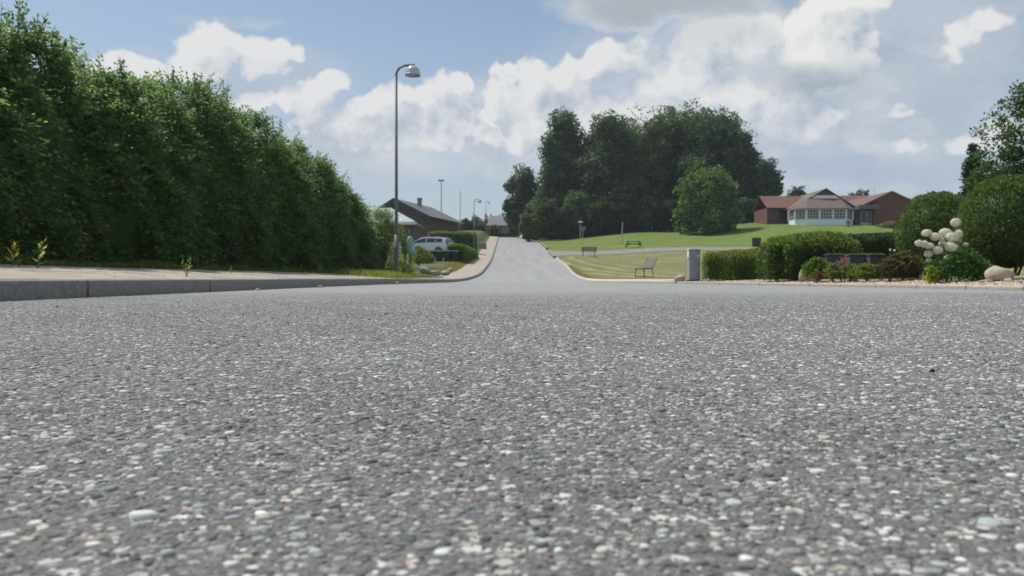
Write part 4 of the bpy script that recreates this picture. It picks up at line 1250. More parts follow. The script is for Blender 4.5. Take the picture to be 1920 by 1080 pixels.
# hydrangea
def hydrangea():
    y0 = 12.6; x0 = PX(1775, y0); z0 = Tz(x0, y0)
    t = thing('hydrangea', 'hydrangea with big creamy white flower heads in front of the round bushes', 'hydrangea', (x0, y0, z0))
    n = 900
    px = rng.uniform(1738, 1850, n); yy = y0 + rng.normal(0, .17, n); x = PX(px, yy)
    top = np.interp(px, [1735, 1760, 1790, 1815, 1835, 1852], [.26, .34, .48, .50, .36, .20])
    z = T(x, yy) + rng.random(n) ** .7 * top
    d = np.stack([rng.normal(0, .6, n), rng.normal(-.4, .5, n), rng.normal(.15, .4, n)], -1)
    A = (np.stack([x, yy, z], -1), d, rdir(n) * .5 + np.array([0, -.4, .8]), rng.uniform(.06, .11, n), rng.uniform(.045, .07, n))
    leaves('foliage', *A, (.055, .135, .028), M['leaf'], t, var=.25, yellow=.06, kind='stuff')
    n = 90; x = PX(rng.uniform(1735, 1757, n), y0 - .2); p = np.stack([x, np.full(n, y0 - .22) + rng.normal(0, .05, n), z0 + rng.random(n) * .24], -1)
    leaves('yellow_leaves', p, rdir(n) + np.array([0, -.3, -.2]), rdir(n) * .4 + np.array([0, -.6, .7]), rng.uniform(.06, .09, n), rng.uniform(.04, .06, n), (.30, .34, .03), M['leaf'], t, var=.15, kind='stuff')
    hm, nt, b, P, o_ = newmat('hydrangea_cream')
    nt.links.new(mixc(nt, noise(nt, P, 60, 4), (.78, .79, .62), (.90, .90, .82)).s, b.inputs['Base Color']); b.inputs['Roughness'].default_value = .8
    bump(nt, b, voro(nt, P, 110), .008)
    tl = nt.nodes.new('ShaderNodeBsdfTranslucent'); tl.inputs[0].default_value = (.95, .95, .82, 1)
    mx = nt.nodes.new('ShaderNodeMixShader'); mx.inputs[0].default_value = .5
    nt.links.new(b.outputs[0], mx.inputs[1]); nt.links.new(tl.outputs[0], mx.inputs[2]); nt.links.new(mx.outputs[0], o_.inputs[0])
    st = MB()
    heads = [(1737, 437, 11, 8), (1753, 444, 11, 9), (1733, 458, 9, 7.5), (1723, 456, 9, 7), (1772, 437, 14, 11), (1791, 417, 11, 9.5), (1785, 445, 14, 11), (1797, 440, 9, 11), (1742, 461, 11, 7), (1758, 469, 12, 10),
             (1783, 463, 15, 11), (1767, 457, 8, 6), (1741, 476, 9, 8), (1776, 484, 7, 5.5), (1810, 459, 6, 4), (1799, 451, 4, 4), (1742, 488, 5, 4), (1765, 450, 5, 5)]
    for k, (px, py, rx, ry) in enumerate(heads):
        yh = y0 - .10 + random.uniform(-.12, .1); s = yh / 1500; rx *= .86; ry *= .86
        c = np.array([PX(px, yh), yh, PZ(py, yh)])
        # flower head: a dome covered with small four-petalled florets
        U, W_ = np.meshgrid(np.arange(14) / 14 * 2 * np.pi, np.linspace(.02, np.pi - .02, 9))
        f = 1 + rng.uniform(-.05, .05, U.shape)
        V = np.stack([c[0] + rx * s * .84 * f * np.sin(W_) * np.cos(U), c[1] + rx * s * .85 * f * np.sin(W_) * np.sin(U), c[2] + ry * s * .80 * f * np.cos(W_)], -1).reshape(-1, 3)
        i = np.arange(8)[:, None] * 14; j = np.arange(14)[None, :]; j2 = (j + 1) % 14
        F = np.stack([i + j, i + 14 + j, i + 14 + j2, i + j2], -1).reshape(-1, 4)
        m = 260; e = rdir(m)
        p = c + e * np.array([rx * s, rx * s * .95, ry * s]) * rng.uniform(.78, .95, (m, 1))
        tng = nrm(np.cross(e, rdir(m))) * .0125; t2 = nrm(np.cross(e, tng)) * .0125; o2 = e * .006 + rdir(m) * .004
        Vp = np.stack([p + tng + o2, p + t2 + o2 * .3, p - tng + o2, p - t2 + o2 * .3], 1).reshape(-1, 3)
        Fp = np.arange(m)[:, None] * 4 + np.arange(4)[None, :] + len(V)
        mesh_np('flower_head', np.concatenate([V, Vp]), np.concatenate([F, Fp]), hm, t, None, False)
        st.tube([(c[0] * .3 + x0 * .7, y0, z0), (c[0] * .9 + x0 * .1, yh, (c[2] + z0) / 2), tuple(c - np.array([0, 0, ry * s * .7]))], [.006, .005, .004], 5)
    M['stem'] = pmat('green_stem', (.07, .12, .04), (.10, .15, .06), 20, .7)
    st.build('stems', M['stem'], t, kind='stuff')


hydrangea()

# grey lavender clump before the brick gable
loose_shrub('lavender', 'grey green lavender clump on the lawn before the brick gable', PX(1668, 106), 106.0, 1.1, 1.7, 700, (.13, .14, .11), .16, upr=1.0, cat_='plant', z=PZ(433, 106), stems=False)


# ------------------------------------------------------------------ grass tufts and weeds
def blades(name, X, Y, h, color, label=None, spread=.35, w=.004, var=.25, lift=0):
    n = len(X); Z = T(X, Y) + lift
    b = np.stack([X, Y, Z - .01], -1)
    ln = np.stack([rng.normal(0, spread, n), rng.normal(0, spread, n), np.ones(n)], -1); ln = nrm(ln) * h[:, None]
    sd_ = nrm(np.cross(ln, rdir(n))) * w * rng.uniform(.6, 1.4, n)[:, None]
    mid = b + ln * .55; tip = b + ln + np.stack([rng.normal(0, .25, n), rng.normal(0, .25, n), -.15 * np.ones(n)], -1) * h[:, None]
    V = np.stack([b - sd_, b + sd_, mid + sd_ * .8, tip, mid - sd_ * .8], 1).reshape(-1, 3)
    F = (np.arange(n)[:, None] * 5 + np.array([[0, 1, 2, 4]])); F2 = np.arange(n)[:, None] * 5 + np.array([[4, 2, 3, 3]])
    F2 = np.arange(n)[:, None] * 5 + np.array([[4, 2, 3]])
    c = np.array(color)[None] * np.exp(rng.normal(0, var, (n, 1))); q = rng.random(n) < .15; c[q] = np.array((.30, .26, .12))
    fl = [tuple(r) for r in F.tolist()] + [tuple(r) for r in F2.tolist()]
    o = mesh_np(name, V, fl, M['leaf'], None, 'stuff', False, np.repeat(c, 5, 0))
    if label: o['label'] = label
    return o


n = 15000; y = 4 + 24 * rng.random(n) ** 1.3; d = np.where(rng.random(n) < .7, rng.normal(1.62, .06, n), rng.uniform(1.6, 2.4, n))
blades('verge_grass', XL(y) - np.clip(d, 1.50, 2.5), y, rng.uniform(.03, .10, n) * (1 + .8 * (np.sin(y * 2.1) > .6)), (.075, .13, .035), 'strip of grass along the foot of the tall hedge', w=.003)
n = 2600; y = rng.normal(20.4, 1.3, n); x = XL(y) - np.abs(rng.normal(.75, .42, n)) - .12
blades('tall_grass', x, y, rng.uniform(.08, .26, n), (.16, .22, .045), 'bright yellow green tall grass growing over the pavement before the lamp post', w=.004)
n = 1500; y = rng.uniform(24, 34, n); x = XL(y) - rng.uniform(.5, 1.9, n)
blades('verge_grass', x, y, rng.uniform(.05, .22, n), (.10, .16, .04), 'clumps of grass behind the near lamp post', w=.006)
n = 9000; y = rng.uniform(21, 60, n) ** 1.0; x = XR(y) + .14 + RV(y) + np.abs(rng.normal(0, .25, n))
blades('edge_grass', x, y, rng.uniform(.03, .08, n), (.20, .20, .07), 'dry grass fringe along the edge of the mown field', w=.005)
n = 9000; y = rng.uniform(9.5, 20, n); x = XR(y) + .12 + RV(y) + rng.normal(.12, .12, n)
blades('bed_grass', x, y, rng.uniform(.02, .07, n), (.11, .15, .045), 'short grass along the front of the flower bed', w=.004)
n = 1500; y = rng.uniform(45, 60, n); x = XL(y) - rng.uniform(1.6, 2.6, n)
blades('bank_grass', x, y, rng.uniform(.05, .2, n), (.22, .20, .07), 'dry grass patch beside the far pavement', w=.012)


def weed(label, x, y, h, color, k, seed, yellowtop=True):
    r_ = random.Random(seed); z = Tz(x, y)
    t = thing('weed', label, 'weed', (x, y, z))
    st = MB(); P, Dv, Nv, Ls, Ws = [], [], [], [], []
    for s in range(k):
        a = r_.uniform(0, 6.28); lean = r_.uniform(.05, .28) if k > 1 else .08; hh = h * r_.uniform(.6, 1)
        tip = Vector((x + math.cos(a) * lean * hh, y + math.sin(a) * lean * hh, z + hh))
        st.tube([(x, y, z - .01), ((x + tip.x) / 2, (y + tip.y) / 2, z + hh * .5), tip], [h * .018, h * .014, h * .006], 5)
        for j in range(9):
            u = (j + 1.5) / 10; p = Vector((x, y, z)).lerp(tip, u)
            aa = j * 2.4 + r_.random(); L = h * (.34 - .20 * u) * r_.uniform(.8, 1.2)
            P.append(p[:]); Dv.append((math.cos(aa), math.sin(aa), .35 + u * .9)); Nv.append((-math.cos(aa) * .5, -math.sin(aa) * .5, 1)); Ls.append(L); Ws.append(L * .36)
    leaves('leaves', np.array(P), np.array(Dv), np.array(Nv), np.array(Ls), np.array(Ws), color, M['leaf'], t, var=.15, yellow=.2, kind='stuff')
    st.build('stems', M['stem'], t, kind='stuff')


def onwalk(px, y): return PX(px, y)


weed('bushy low weed growing in the joint between pavement and kerb', PX(350, 7.8), 7.8, .20, (.17, .26, .05), 3, 1)
weed('tall yellow flowering weed before the hedge at the left edge', PX(23, 6.5), 6.5, .27, (.36, .38, .06), 2, 2)
weed('open branching weed just right of the tall yellow weed', PX(70, 6.6), 6.6, .28, (.24, .32, .11), 2, 3)
weed('little reddish weed at the grass edge in the middle of the hedge', PX(538, 13.6), 13.6, .13, (.24, .20, .08), 3, 4)
weed('thin pale upright weed before the right half of the hedge', PX(602, 15.9), 15.9, .24, (.22, .24, .12), 1, 5)
weed('small weed at the grass edge near the left edge of the hedge', PX(36, 6.6), 6.6, .10, (.16, .23, .06), 4, 6)
weed('low spreading weed at the grass edge left of the reddish weed', PX(432, 10.3), 10.3, .10, (.16, .22, .06), 4, 8)
weed('second thin upright weed close to the tall yellow green grass', PX(657, 18), 18.0, .20, (.2, .23, .12), 1, 9)


# loose bits on the road
def bit(label, px, y, r, dark=True, seed=1, h=.6):
    x = PX(px, y)
    c = M['black'] if dark else M['boulder']
    rock('pebble', label, x, y, r, r * .8, r * h, c, seed, cat_='pebble', z=.0005)


bit('largest black pebble lying alone on the asphalt at the right', 1750, 1.10, .0040, seed=2, h=.8)
bit('flat black flake on the asphalt in the middle distance', 724, 2.85, .0085, seed=3, h=.35)
bit('tiny black crumb on the asphalt near the left kerb', 106, 3.55, .0075, seed=4, h=.6)
bit('tiny black crumb on the asphalt left of the middle', 328, 1.84, .0026, seed=5, h=.8)
bit('small white pebble on the asphalt in the middle distance', 930, 3.6, .009, False, 6)
bit('pale pebble lying against the foot of the left kerb', 483, 8.2, .028, False, 7, .5)
bit('whitish pebble at the kerb foot further along', 601, 10.8, .035, False, 8, .5)
bit('pale crumb by the kerb near the lamp post', 745, 17.5, .04, False, 9, .7)

# loose gravel of the verge: pebbles nobody could count
n = 5200
y = rng.uniform(8.5, 24, n); f = rng.beta(1.4, 1.2, n); x = XR(y) + .14 + f * (RV(y) + .15); z = T(x, y)
r = np.clip(rng.lognormal(math.log(.016), .45, n), .006, .06)
V = stone_geo(0 * x, 0 * y, r, rng).reshape(n, 21, 3)
V[:, :, 2] = np.where(V[:, :, 2] > 0, V[:, :, 2] * 1.7, V[:, :, 2]); V += np.stack([x, y, z + .001], -1)[:, None, :]
gv = stones_mesh('gravel_stones', V.reshape(-1, 3), n, np.array([(.50, .42, .33)]) * rng.uniform(.55, 1.35, (n, 1)), None, 'stuff')
gv['label'] = 'loose pale gravel lying along the right hand verge'
# sand and crumbs along the foot of the kerb and on the slabs
n = 1500
y = rng.uniform(3.6, 22, n); w = rng.random(n); x = np.where(w < .6, XL(y) + np.abs(rng.normal(.01, .03, n)), XL(y) - rng.uniform(.1, 1.5, n)); z = np.where(w < .6, 0, T(x, y))
r = rng.uniform(.003, .011, n)
V = stone_geo(0 * x, 0 * y, r, rng).reshape(n, 21, 3); V += np.stack([x, y, z], -1)[:, None, :]
gv = stones_mesh('grit', V.reshape(-1, 3), n, np.array([(.42, .35, .27)]) * rng.uniform(.5, 1.4, (n, 1)), None, 'stuff')
gv['label'] = 'sand and grit gathered along the left kerb'


# ------------------------------------------------------------------ left side: post, bins, rubble, car
M['teal'] = pmat('teal_cloth', (.10, .26, .27), (.30, .46, .47), 6, .8)
M['greypost'] = pmat('grey_post', (.12, .13, .14), (.19, .20, .21), 9, .8)
y = 31.0; x = PX(757, y); z = Tz(x, y)
t = thing('notice_stand', 'two grey posts with a pale teal cloth draped over them behind the lamp post', 'stand', (x + .1, y, z))
for q in (0, 1): MB().bevbox(x + q * .21, x + .10 + q * .21, y, y + .10, z - .05, PZ(470, y), .008).build('post', M['greypost'], t)
yq = y - .02
def cone_pt(px, py): return (PX(px, yq), PZ(py, yq))
rings = []
for (pxc, py, wpx) in ((768, 443, 3), (769, 448, 8), (768, 453, 9), (770, 462, 10), (771, 472, 13), (771, 476, 12)):
    cx, cz = cone_pt(pxc, py); wr = wpx / 2 * yq / 1500 * 1.25
    rings.append([(cx + wr * math.cos(a) * (1 + .2 * math.cos(5 * a)), yq + wr * math.sin(a), cz) for a in np.linspace(0, 2 * math.pi, 16, endpoint=False)])
MB().loft(rings).build('cloth', M['teal'], t, smooth=True)
MB().bevbox(PX(753, yq), PX(766, yq), yq, yq + .25, PZ(474, yq), PZ(449, yq), .02).build('dark_panel', M['black'], t)


def wheelie_bin(label, px, y, mat='black'):
    x = PX(px, y); z = PZ(495, y)
    t = thing('wheelie_bin', label, 'bin', (x, y, z), 'dark wheelie bins in front of the silver car')
    def ring(w, d, zz): return [(x - w, y - d, zz), (x + w, y - d, zz), (x + w, y + d, zz), (x - w, y + d, zz)]
    MB().loft([ring(.22, .24, z + .06), ring(.28, .33, z + .92)]).build('body', M[mat], t)
    MB().loft([ring(.31, .37, z + .92), ring(.31, .37, z + .95), ring(.24, .28, z + 1.01)]).build('lid', M[mat], t)
    MB().tube([(x - .25, y + .38, z + .90), (x + .25, y + .38, z + .90)], .015, 6).build('handle', M[mat], t)
    for s in (-1, 1): MB().tube([(x + s * .22, y + .25, z + .10), (x + s * .27, y + .25, z + .10)], .10, 14).build('wheel', M['black'], t)
    MB().box(x - .10, x - .05, y - .30, y - .285, z + .66, z + .80).build('sticker', M['white'], t)
    return t


wheelie_bin('leftmost dark wheelie bin in the row before the silver car', 809, 60.0)
wheelie_bin('second dark wheelie bin, just right of the leftmost one', 824, 60.2)
wheelie_bin('third dark wheelie bin in the row before the silver car', 839, 60.1)
wheelie_bin('rightmost dark wheelie bin next to the bright green hedge', 854, 60.4)
loose_shrub('shrub', 'yellow green weedy bush left of the wheelie bins', PX(786, 50), 50.0, 1.15, .75, 420, (.15, .19, .05), .11, z=PZ(498, 50))
loose_shrub('shrub', 'dark green bush behind the draped grey posts', PX(800, 57), 57.0, .9, .5, 200, (.05, .09, .03), .11, z=PZ(498, 57))
M['rub'] = pmat('grey_rubble', (.17, .165, .16), (.33, .31, .29), 6, .95, .02, 30)
for i, (px, py, w, hgt, lb) in enumerate([(797, 502, 22, 13, 'largest dark grey stone slab leaning in the rubble past the lamp post'), (815, 508, 26, 9, 'flat grey concrete lump in the rubble'), (835, 507, 18, 9, 'grey brown stone at the right of the rubble heap'),
                                          (788, 513, 14, 6, 'small whitish stone at the front of the rubble'), (820, 517, 16, 5, 'low pale stone in front of the concrete lump'), (845, 503, 12, 9, 'rusty brown stone at the right end of the rubble')]):
    y = 36.0 + i * .3; x = PX(px, y)
    rock('rubble_stone', lb, x, y, w / 2 * y / 1500 * 1.1, .22, hgt / 1500 * y * .62, M['rub'] if i != 5 else M['boulder2'], 40 + i, z=PZ(py + hgt / 2 + 3, y), group='stones of the rubble heap past the lamp post')
y = 58.0; x0, x1 = PX(893, y), PX(911, 78)
o = MB().bevbox(PX(897, 92), PX(912, 92), 92, 92.4, PZ(462, 92) - .8, PZ(455, 92), .03).build('garden_wall', M['rub'])
tag(o, 'low grey garden wall beside the far pavement right of the second lamp post', 'wall')


def car():
    y = 66.5; x = PX(803, y); z = PZ(476, y) - .12
    t = thing('parked_car', 'silver estate car parked in the driveway behind the wheelie bins', 'car', (x, y, z))
    t.rotation_euler = (0, 0, R(180 - 22))
    paint = pmat('silver_car_paint', (.50, .52, .55), (.56, .58, .60), 2, .25, metal=.55, coat=.6)
    glass = pmat('car_glass', (.015, .018, .022), (.03, .033, .04), 1, .06, spec=.9)
    trim = M['black']; red = pmat('tail_lamp_red', (.30, .05, .06), (.40, .09, .10), 4, .3)
    def put(nm, mb, m, par=t, smooth=False): return mesh_np(nm, np.array(mb.v), mb.f, m, par, local=True, smooth=smooth)
    # local: +x is the nose, rear at -x; half width .88
    st = [(-2.22, .48, .74, .80), (-2.16, .36, .98, .85), (-1.9, .30, 1.04, .88), (-1.0, .26, 1.02, .89), (0.2, .25, .99, .89), (1.05, .25, .96, .88), (1.75, .27, .86, .86), (2.15, .34, .74, .80), (2.27, .42, .60, .70)]
    rings = []
    for (xx, zb, zt, hw) in st:
        rings.append([(xx, -hw * .93, zb), (xx, -hw, zb + .16), (xx, -hw, (zb + zt) / 2 + .05), (xx, -hw * .94, zt), (xx, hw * .94, zt), (xx, hw, (zb + zt) / 2 + .05), (xx, hw, zb + .16), (xx, hw * .93, zb)])
    body = put('body', MB().loft(rings), paint, smooth=False)
    gh = [(-2.10, .98, 1.02, .80, .78), (-1.80, .98, 1.36, .82, .66), (-1.45, .98, 1.44, .83, .66), (-.3, .98, 1.48, .84, .66), (.45, .96, 1.43, .84, .65), (1.25, .93, .96, .82, .78)]
    rings = [[(a, -w0, z0), (a + .0, -w1, z1 - .03), (a, -w1 * .86, z1), (a, w1 * .86, z1), (a, w1, z1 - .03), (a, w0, z0)] for a, z0, z1, w0, w1 in gh]
    put('cabin', MB().loft(rings), paint)
    # side glass, slightly proud of the cabin
    def sw(zz): return .84 - (.84 - .66) * (zz - .98) / .45 + .012
    for s in (-1, 1):
        for (pts) in ([(-1.72, 1.06), (-1.62, 1.30), (-1.12, 1.35), (-1.12, 1.04)], [(-1.04, 1.04), (-1.04, 1.355), (-.28, 1.38), (-.28, 1.03)], [(-.20, 1.03), (-.20, 1.38), (.38, 1.34), (.98, 1.02)]):
            put('side_window', MB().add([(a, s * sw(b), b) for a, b in pts] + [(a, s * (sw(b) - .03), b) for a, b in pts], [(0, 1, 2, 3), (7, 6, 5, 4), (0, 4, 5, 1), (1, 5, 6, 2), (2, 6, 7, 3), (3, 7, 4, 0)]), glass)
        put('roof_rail', MB().tube([(-1.6, s * .62, 1.42), (-1.5, s * .62, 1.49), (.1, s * .62, 1.52), (.25, s * .62, 1.47)], .018, 6), M['steel'])
        put('tail_lamp', MB().add([(-2.24, s * .62, .84), (-2.24, s * .80, .84), (-2.12, s * .87, .86), (-2.00, s * .84, 1.16), (-2.06, s * .76, 1.18), (-2.13, s * .70, 1.10)], [(0, 1, 4, 5), (1, 2, 3, 4)]), red)
        put('mirror', MB().bevbox(.85, 1.0, s * .86 if s > 0 else -1.0, s * .86 + .14 if s > 0 else -.86, 1.0, 1.12, .02), paint)
        put('headlight', MB().add([(2.06, s * .80, .64), (2.22, s * .60, .60), (2.16, s * .60, .74), (1.98, s * .82, .76)], [(0, 1, 2, 3)]), M['white'])
        for a in (-1.38, 1.38):
            w = put('wheel', MB().lathe((0, 0, 0), [(.2, -.1), (.30, -.1), (.325, -.07), (.325, .07), (.30, .1), (.2, .1)], 24), trim, smooth=True)
            w.rotation_euler = (R(90), 0, 0); w.location = (a, s * .80, .32)
            r_ = put('rim', MB().lathe((0, 0, 0), [(.02, -.11 * s), (.19, -.105 * s), (.21, -.09 * s), (.21, 0)], 18), M['steel'], w)
            put('wheel_arch', MB().tube([(a + .37 * math.cos(q), s * .885, .32 + .37 * math.sin(q)) for q in np.linspace(.1, math.pi - .1, 10)], .022, 5), trim)
    put('rear_window', MB().add([(-2.10, -.68, 1.06), (-2.10, .68, 1.06), (-1.86, .56, 1.33), (-1.86, -.56, 1.33), (-2.05, -.66, 1.05), (-2.05, .66, 1.05), (-1.8, .55, 1.3), (-1.8, -.55, 1.3)], [(0, 1, 2, 3), (7, 6, 5, 4)]), glass)
    put('windscreen', MB().add([(1.26, -.72, .99), (1.26, .72, .99), (.54, .56, 1.42), (.54, -.56, 1.42)], [(0, 1, 2, 3)]), glass)
    put('number_plate', MB().box(-2.245, -2.225, -.26, .26, .70, .80), M['white'])
    put('bumper', MB().bevbox(-2.30, -2.12, -.80, .80, .36, .56, .03), paint)


car()


# ------------------------------------------------------------------ houses
M['brick'] = pmat('brown_red_brick', (.125, .058, .050), (.175, .085, .070), 2.2, .9, .01, 30)
M['brickdk'] = pmat('brown_brick', (.13, .085, .065), (.19, .125, .095), 2.2, .9, .01, 30)
M['tile'] = pmat('red_roof_tile', (.130, .064, .054), (.185, .092, .074), 1.2, .85, .02, 12)
M['tiledk'] = pmat('brown_roof_tile', (.105, .075, .070), (.16, .115, .10), 1.2, .85, .02, 12)
M['roofgrey'] = pmat('grey_roof', (.15, .155, .165), (.23, .235, .24), 1.5, .8, .02, 12)
M['roofdark'] = pmat('dark_roof', (.09, .095, .105), (.14, .145, .155), 1.5, .6, .02, 12)
M['fascia'] = pmat('dark_fascia', (.03, .035, .05), (.05, .055, .07), 3, .6)
M['paleroof'] = pmat('pale_corrugated_roof', (.30, .34, .35), (.42, .46, .47), 2, .6)


def window(parent, cx, y, z0, z1, w, cols, rows_, frame='white', pane='glass', nrm_dir=None, t=.05):
    """a window whose centre is (cx,y); nrm_dir = outward direction in plan"""
    nx, ny = nrm_dir or (0, -1); tx, ty = -ny, nx
    def q(a, d, z): return (cx + tx * a + nx * d, y + ty * a + ny * d, z)
    def bar(mb, a0, a1, za, zb, d0, d1):
        vs = [q(a, d, z) for z in (za, zb) for a, d in ((a0, d0), (a1, d0), (a1, d1), (a0, d1))]
        mb.add(vs, [(0, 1, 2, 3), (7, 6, 5, 4), (4, 5, 1, 0), (5, 6, 2, 1), (6, 7, 3, 2), (7, 4, 0, 3)])
    mb = MB()
    for a in (-w / 2, w / 2 - t): bar(mb, a, a + t, z0, z1, .0, .06)
    for z in (z0, z1 - t): bar(mb, -w / 2 + t, w / 2 - t, z, z + t, .0, .058)
    fr = mb.build('window_frame', M[frame], parent)
    mt = MB()
    for i in range(1, cols): a = -w / 2 + w * i / cols; bar(mt, a - .018, a + .018, z0 + t, z1 - t, .01, .05)
    for i in range(1, rows_): z = z0 + (z1 - z0) * i / rows_; bar(mt, -w / 2 + t, w / 2 - t, z - .018, z + .018, .012, .046)
    if cols * rows_ > 1: mt.build('glazing_bars', M[frame], fr)
    mp = MB(); bar(mp, -w / 2 + t, w / 2 - t, z0 + t, z1 - t, .006, .02); mp.build('pane', M[pane], fr)
    return fr


def quad_slab(parent, name, p, th, mat):
    """a thick slab from four corners"""
    a = [Vector(q) for q in p]; n = (a[1] - a[0]).cross(a[3] - a[0]).normalized() * th
    if n.z < 0: n = -n
    return MB().add([tuple(q) for q in a] + [tuple(q + n) for q in a], [(3, 2, 1, 0), (4, 5, 6, 7), (0, 1, 5, 4), (1, 2, 6, 5), (2, 3, 7, 6), (3, 0, 4, 7)]).build(name, mat, parent)


def brick_house():
    Y0 = 110.0
    ZB = PZ(427, Y0) - .25
    # --- sun room
    t = thing('sun_room', 'white glazed sun room with bay windows built against the brown gable house', 'sun room', (PX(1545, Y0), Y0 + 1.5, ZB))
    zb, zs, zt = PZ(427, Y0), PZ(411, Y0), PZ(391, Y0)
    xl, xr = PX(1511, Y0), PX(1586, Y0); dl, dr = 1.15, 1.6
    A = (xl - dl, Y0 + dl); B = (xl, Y0); C_ = (xr, Y0); D_ = (xr + dr, Y0 + dr); E = (xl - dl - .02, Y0 + 3.6); F_ = (xr + dr, Y0 + 3.6)
    def wall(p, q, nm='wall_panel', z0=zb - .5, z1=zs, th=.10, mat='white'):
        v = Vector((q[0] - p[0], q[1] - p[1])); n = Vector((v.y, -v.x)).normalized() * th
        vs = [(p[0], p[1], z) for z in (z0, z1)] + [(q[0], q[1], z) for z in (z0, z1)] + [(q[0] - n.x, q[1] - n.y, z) for z in (z0, z1)] + [(p[0] - n.x, p[1] - n.y, z) for z in (z0, z1)]
        MB().add(vs, [(0, 2, 3, 1), (2, 4, 5, 3), (4, 6, 7, 5), (6, 0, 1, 7), (1, 3, 5, 7), (0, 6, 4, 2)]).build(nm, M[mat], t)
    pw = pmat('white_boarding', (.76, .79, .82), (.83, .85, .87), 5, .6); M['board'] = pw
    for p, q in ((E, A), (A, B), (C_, D_), (D_, F_)): wall(p, q, mat='board')
    wq = (xr - xl) / 3
    for i in range(3): wall((xl + wq * i + .004, Y0), (xl + wq * (i + 1) - .004, Y0), mat='board')
    for p, q in ((E, A), (A, B), (B, C_), (C_, D_), (D_, F_)): wall(p, q, 'head_beam', zt - .12, zt, .12, 'white')
    # sill, posts
    for (px_, py_) in (A, B, C_, D_, (xl + wq, Y0), (xl + 2 * wq, Y0), E):
        MB().bevbox(px_ - .09, px_ + .09, py_ - .10, py_ + .08, zs - .003, zt - .10, .01).build('post', M['white'], t)
    for i in range(3): window(t, xl + wq * (i + .5), Y0 + .03, zs + .05, zt - .14, wq - .24, 4, 3)
    def mid(p, q): return ((p[0] + q[0]) / 2, (p[1] + q[1]) / 2)
    for p, q in ((A, B), (C_, D_), (E, A)):
        m_ = mid(p, q); v = Vector((q[0] - p[0], q[1] - p[1])); L = v.length; v.normalize()
        window(t, m_[0] + v.y * -.03, m_[1] + v.x * .03, zs + .05, zt - .14, L - .26, 3 if L < 2 else 4, 3, nrm_dir=(v.y, -v.x))
    # roof: hipped over the bay, up to a white flashing band against the gable
    bx0, bx1 = PX(1513, Y0 + 2.6), PX(1574, Y0 + 2.6); by = Y0 + 2.6; bz = PZ(372, by)
    ov = .25
    e = [(E[0] - ov, Y0 + 3.4, zt), (A[0] - ov, A[1] - .1, zt), (B[0] - .1, B[1] - ov, zt), (C_[0] + .1, C_[1] - ov, zt), (D_[0] + ov, D_[1] - .1, zt), (F_[0] + ov, Y0 + 3.4, zt)]
    rl, rr = (bx0, by, bz), (bx1, by, bz)
    rf = MB().add([e[0], e[1], e[2], e[3], e[4], e[5], rl, rr] + [(a, b, c - .10) for a, b, c in e], [(2, 3, 7, 6), (1, 2, 6), (0, 1, 6), (3, 4, 7), (4, 5, 7), (8, 9, 1, 0), (9, 10, 2, 1), (10, 11, 3, 2), (11, 12, 4, 3), (12, 13, 5, 4)]).build('roof', M['sunroof'], t)
    MB().bevbox(bx0 - .15, bx1 + .15, by - .05, by + .1, bz - .02, PZ(366.5, by), .03).build('white_flashing', M['white'], t)
    # --- gable house behind the sun room
    yg = Y0 + 2.8; th = thing('brick_house', 'brown gable house rising directly behind the white sun room', 'house', (PX(1547, yg), yg, ZB))
    ax, az_ = PX(1547, yg), PZ(354, yg); lx, rx, ez = PX(1484, yg), PX(1606, yg), PZ(392, yg)
    MB().add([(lx + .3, yg, ZB), (rx - .3, yg, ZB), (rx - .3, yg, ez), (ax, yg, az_ - .12), (lx + .3, yg, ez)] + [(lx + .3, yg + 12, ZB), (rx - .3, yg + 12, ZB), (rx - .3, yg + 12, ez), (ax, yg + 12, az_ - .12), (lx + .3, yg + 12, ez)],
             [(0, 1, 2, 3, 4), (1, 6, 7, 2), (5, 0, 4, 9), (9, 8, 7, 6, 5)]).build('wall', M['tiledk'], th)
    r1 = quad_slab(th, 'roof', [(lx - .1, yg - .2, ez - .02), (ax, yg - .2, az_ - .12), (ax, yg + 12.2, az_ - .12), (lx - .1, yg + 12.2, ez - .02)], .12, M['tiledk'])
    r2 = quad_slab(th, 'roof', [(ax, yg - .2, az_ - .12), (rx + .1, yg - .2, ez - .02), (rx + .1, yg + 12.2, ez - .02), (ax, yg + 12.2, az_ - .12)], .12, M['tiledk'])
    for (p, q) in (((lx - .1, ez), (ax, az_)), ((ax, az_), (rx + .1, ez))):
        MB().add([(p[0], yg - .26, p[1] - .16), (q[0], yg - .26, q[1] - .16), (q[0], yg - .26, q[1] + .05), (p[0], yg - .26, p[1] + .05), (p[0], yg - .2, p[1] - .16), (q[0], yg - .2, q[1] - .16), (q[0], yg - .2, q[1] + .05), (p[0], yg - .2, p[1] + .05)],
                 [(0, 1, 2, 3), (3, 2, 6, 7), (4, 5, 1, 0)]).build('bargeboard', M['fascia'], th)
    # satellite dish on the roof edge
    dish = thing('satellite_dish', 'white satellite dish at the roof edge right of the sun room', 'satellite dish', (PX(1600, yg - .6), yg - .6, PZ(383, yg)))
    d0_ = MB(); c = (PX(1600, yg - .6), yg - .6, PZ(380, yg - .6))
    rings = []
    for rr_, dd_ in ((.42, 0), (.30, .07), (.02, .12), (.02, .10), (.28, .05), (.40, -.01)):
        rings.append([(c[0] + rr_ * math.cos(a), c[1] + dd_ + .25 * rr_ * math.sin(a), c[2] + rr_ * .9 * math.sin(a)) for a in np.linspace(0, 6.283, 16, endpoint=False)])
    d0_.loft(rings, caps=False).build('reflector', M['white'], dish, smooth=True)
    MB().tube([(c[0], c[1] + .1, c[2]), (c[0] + .1, c[1] + .15, PZ(392, yg))], .03, 6).build('arm', M['steel'], dish)
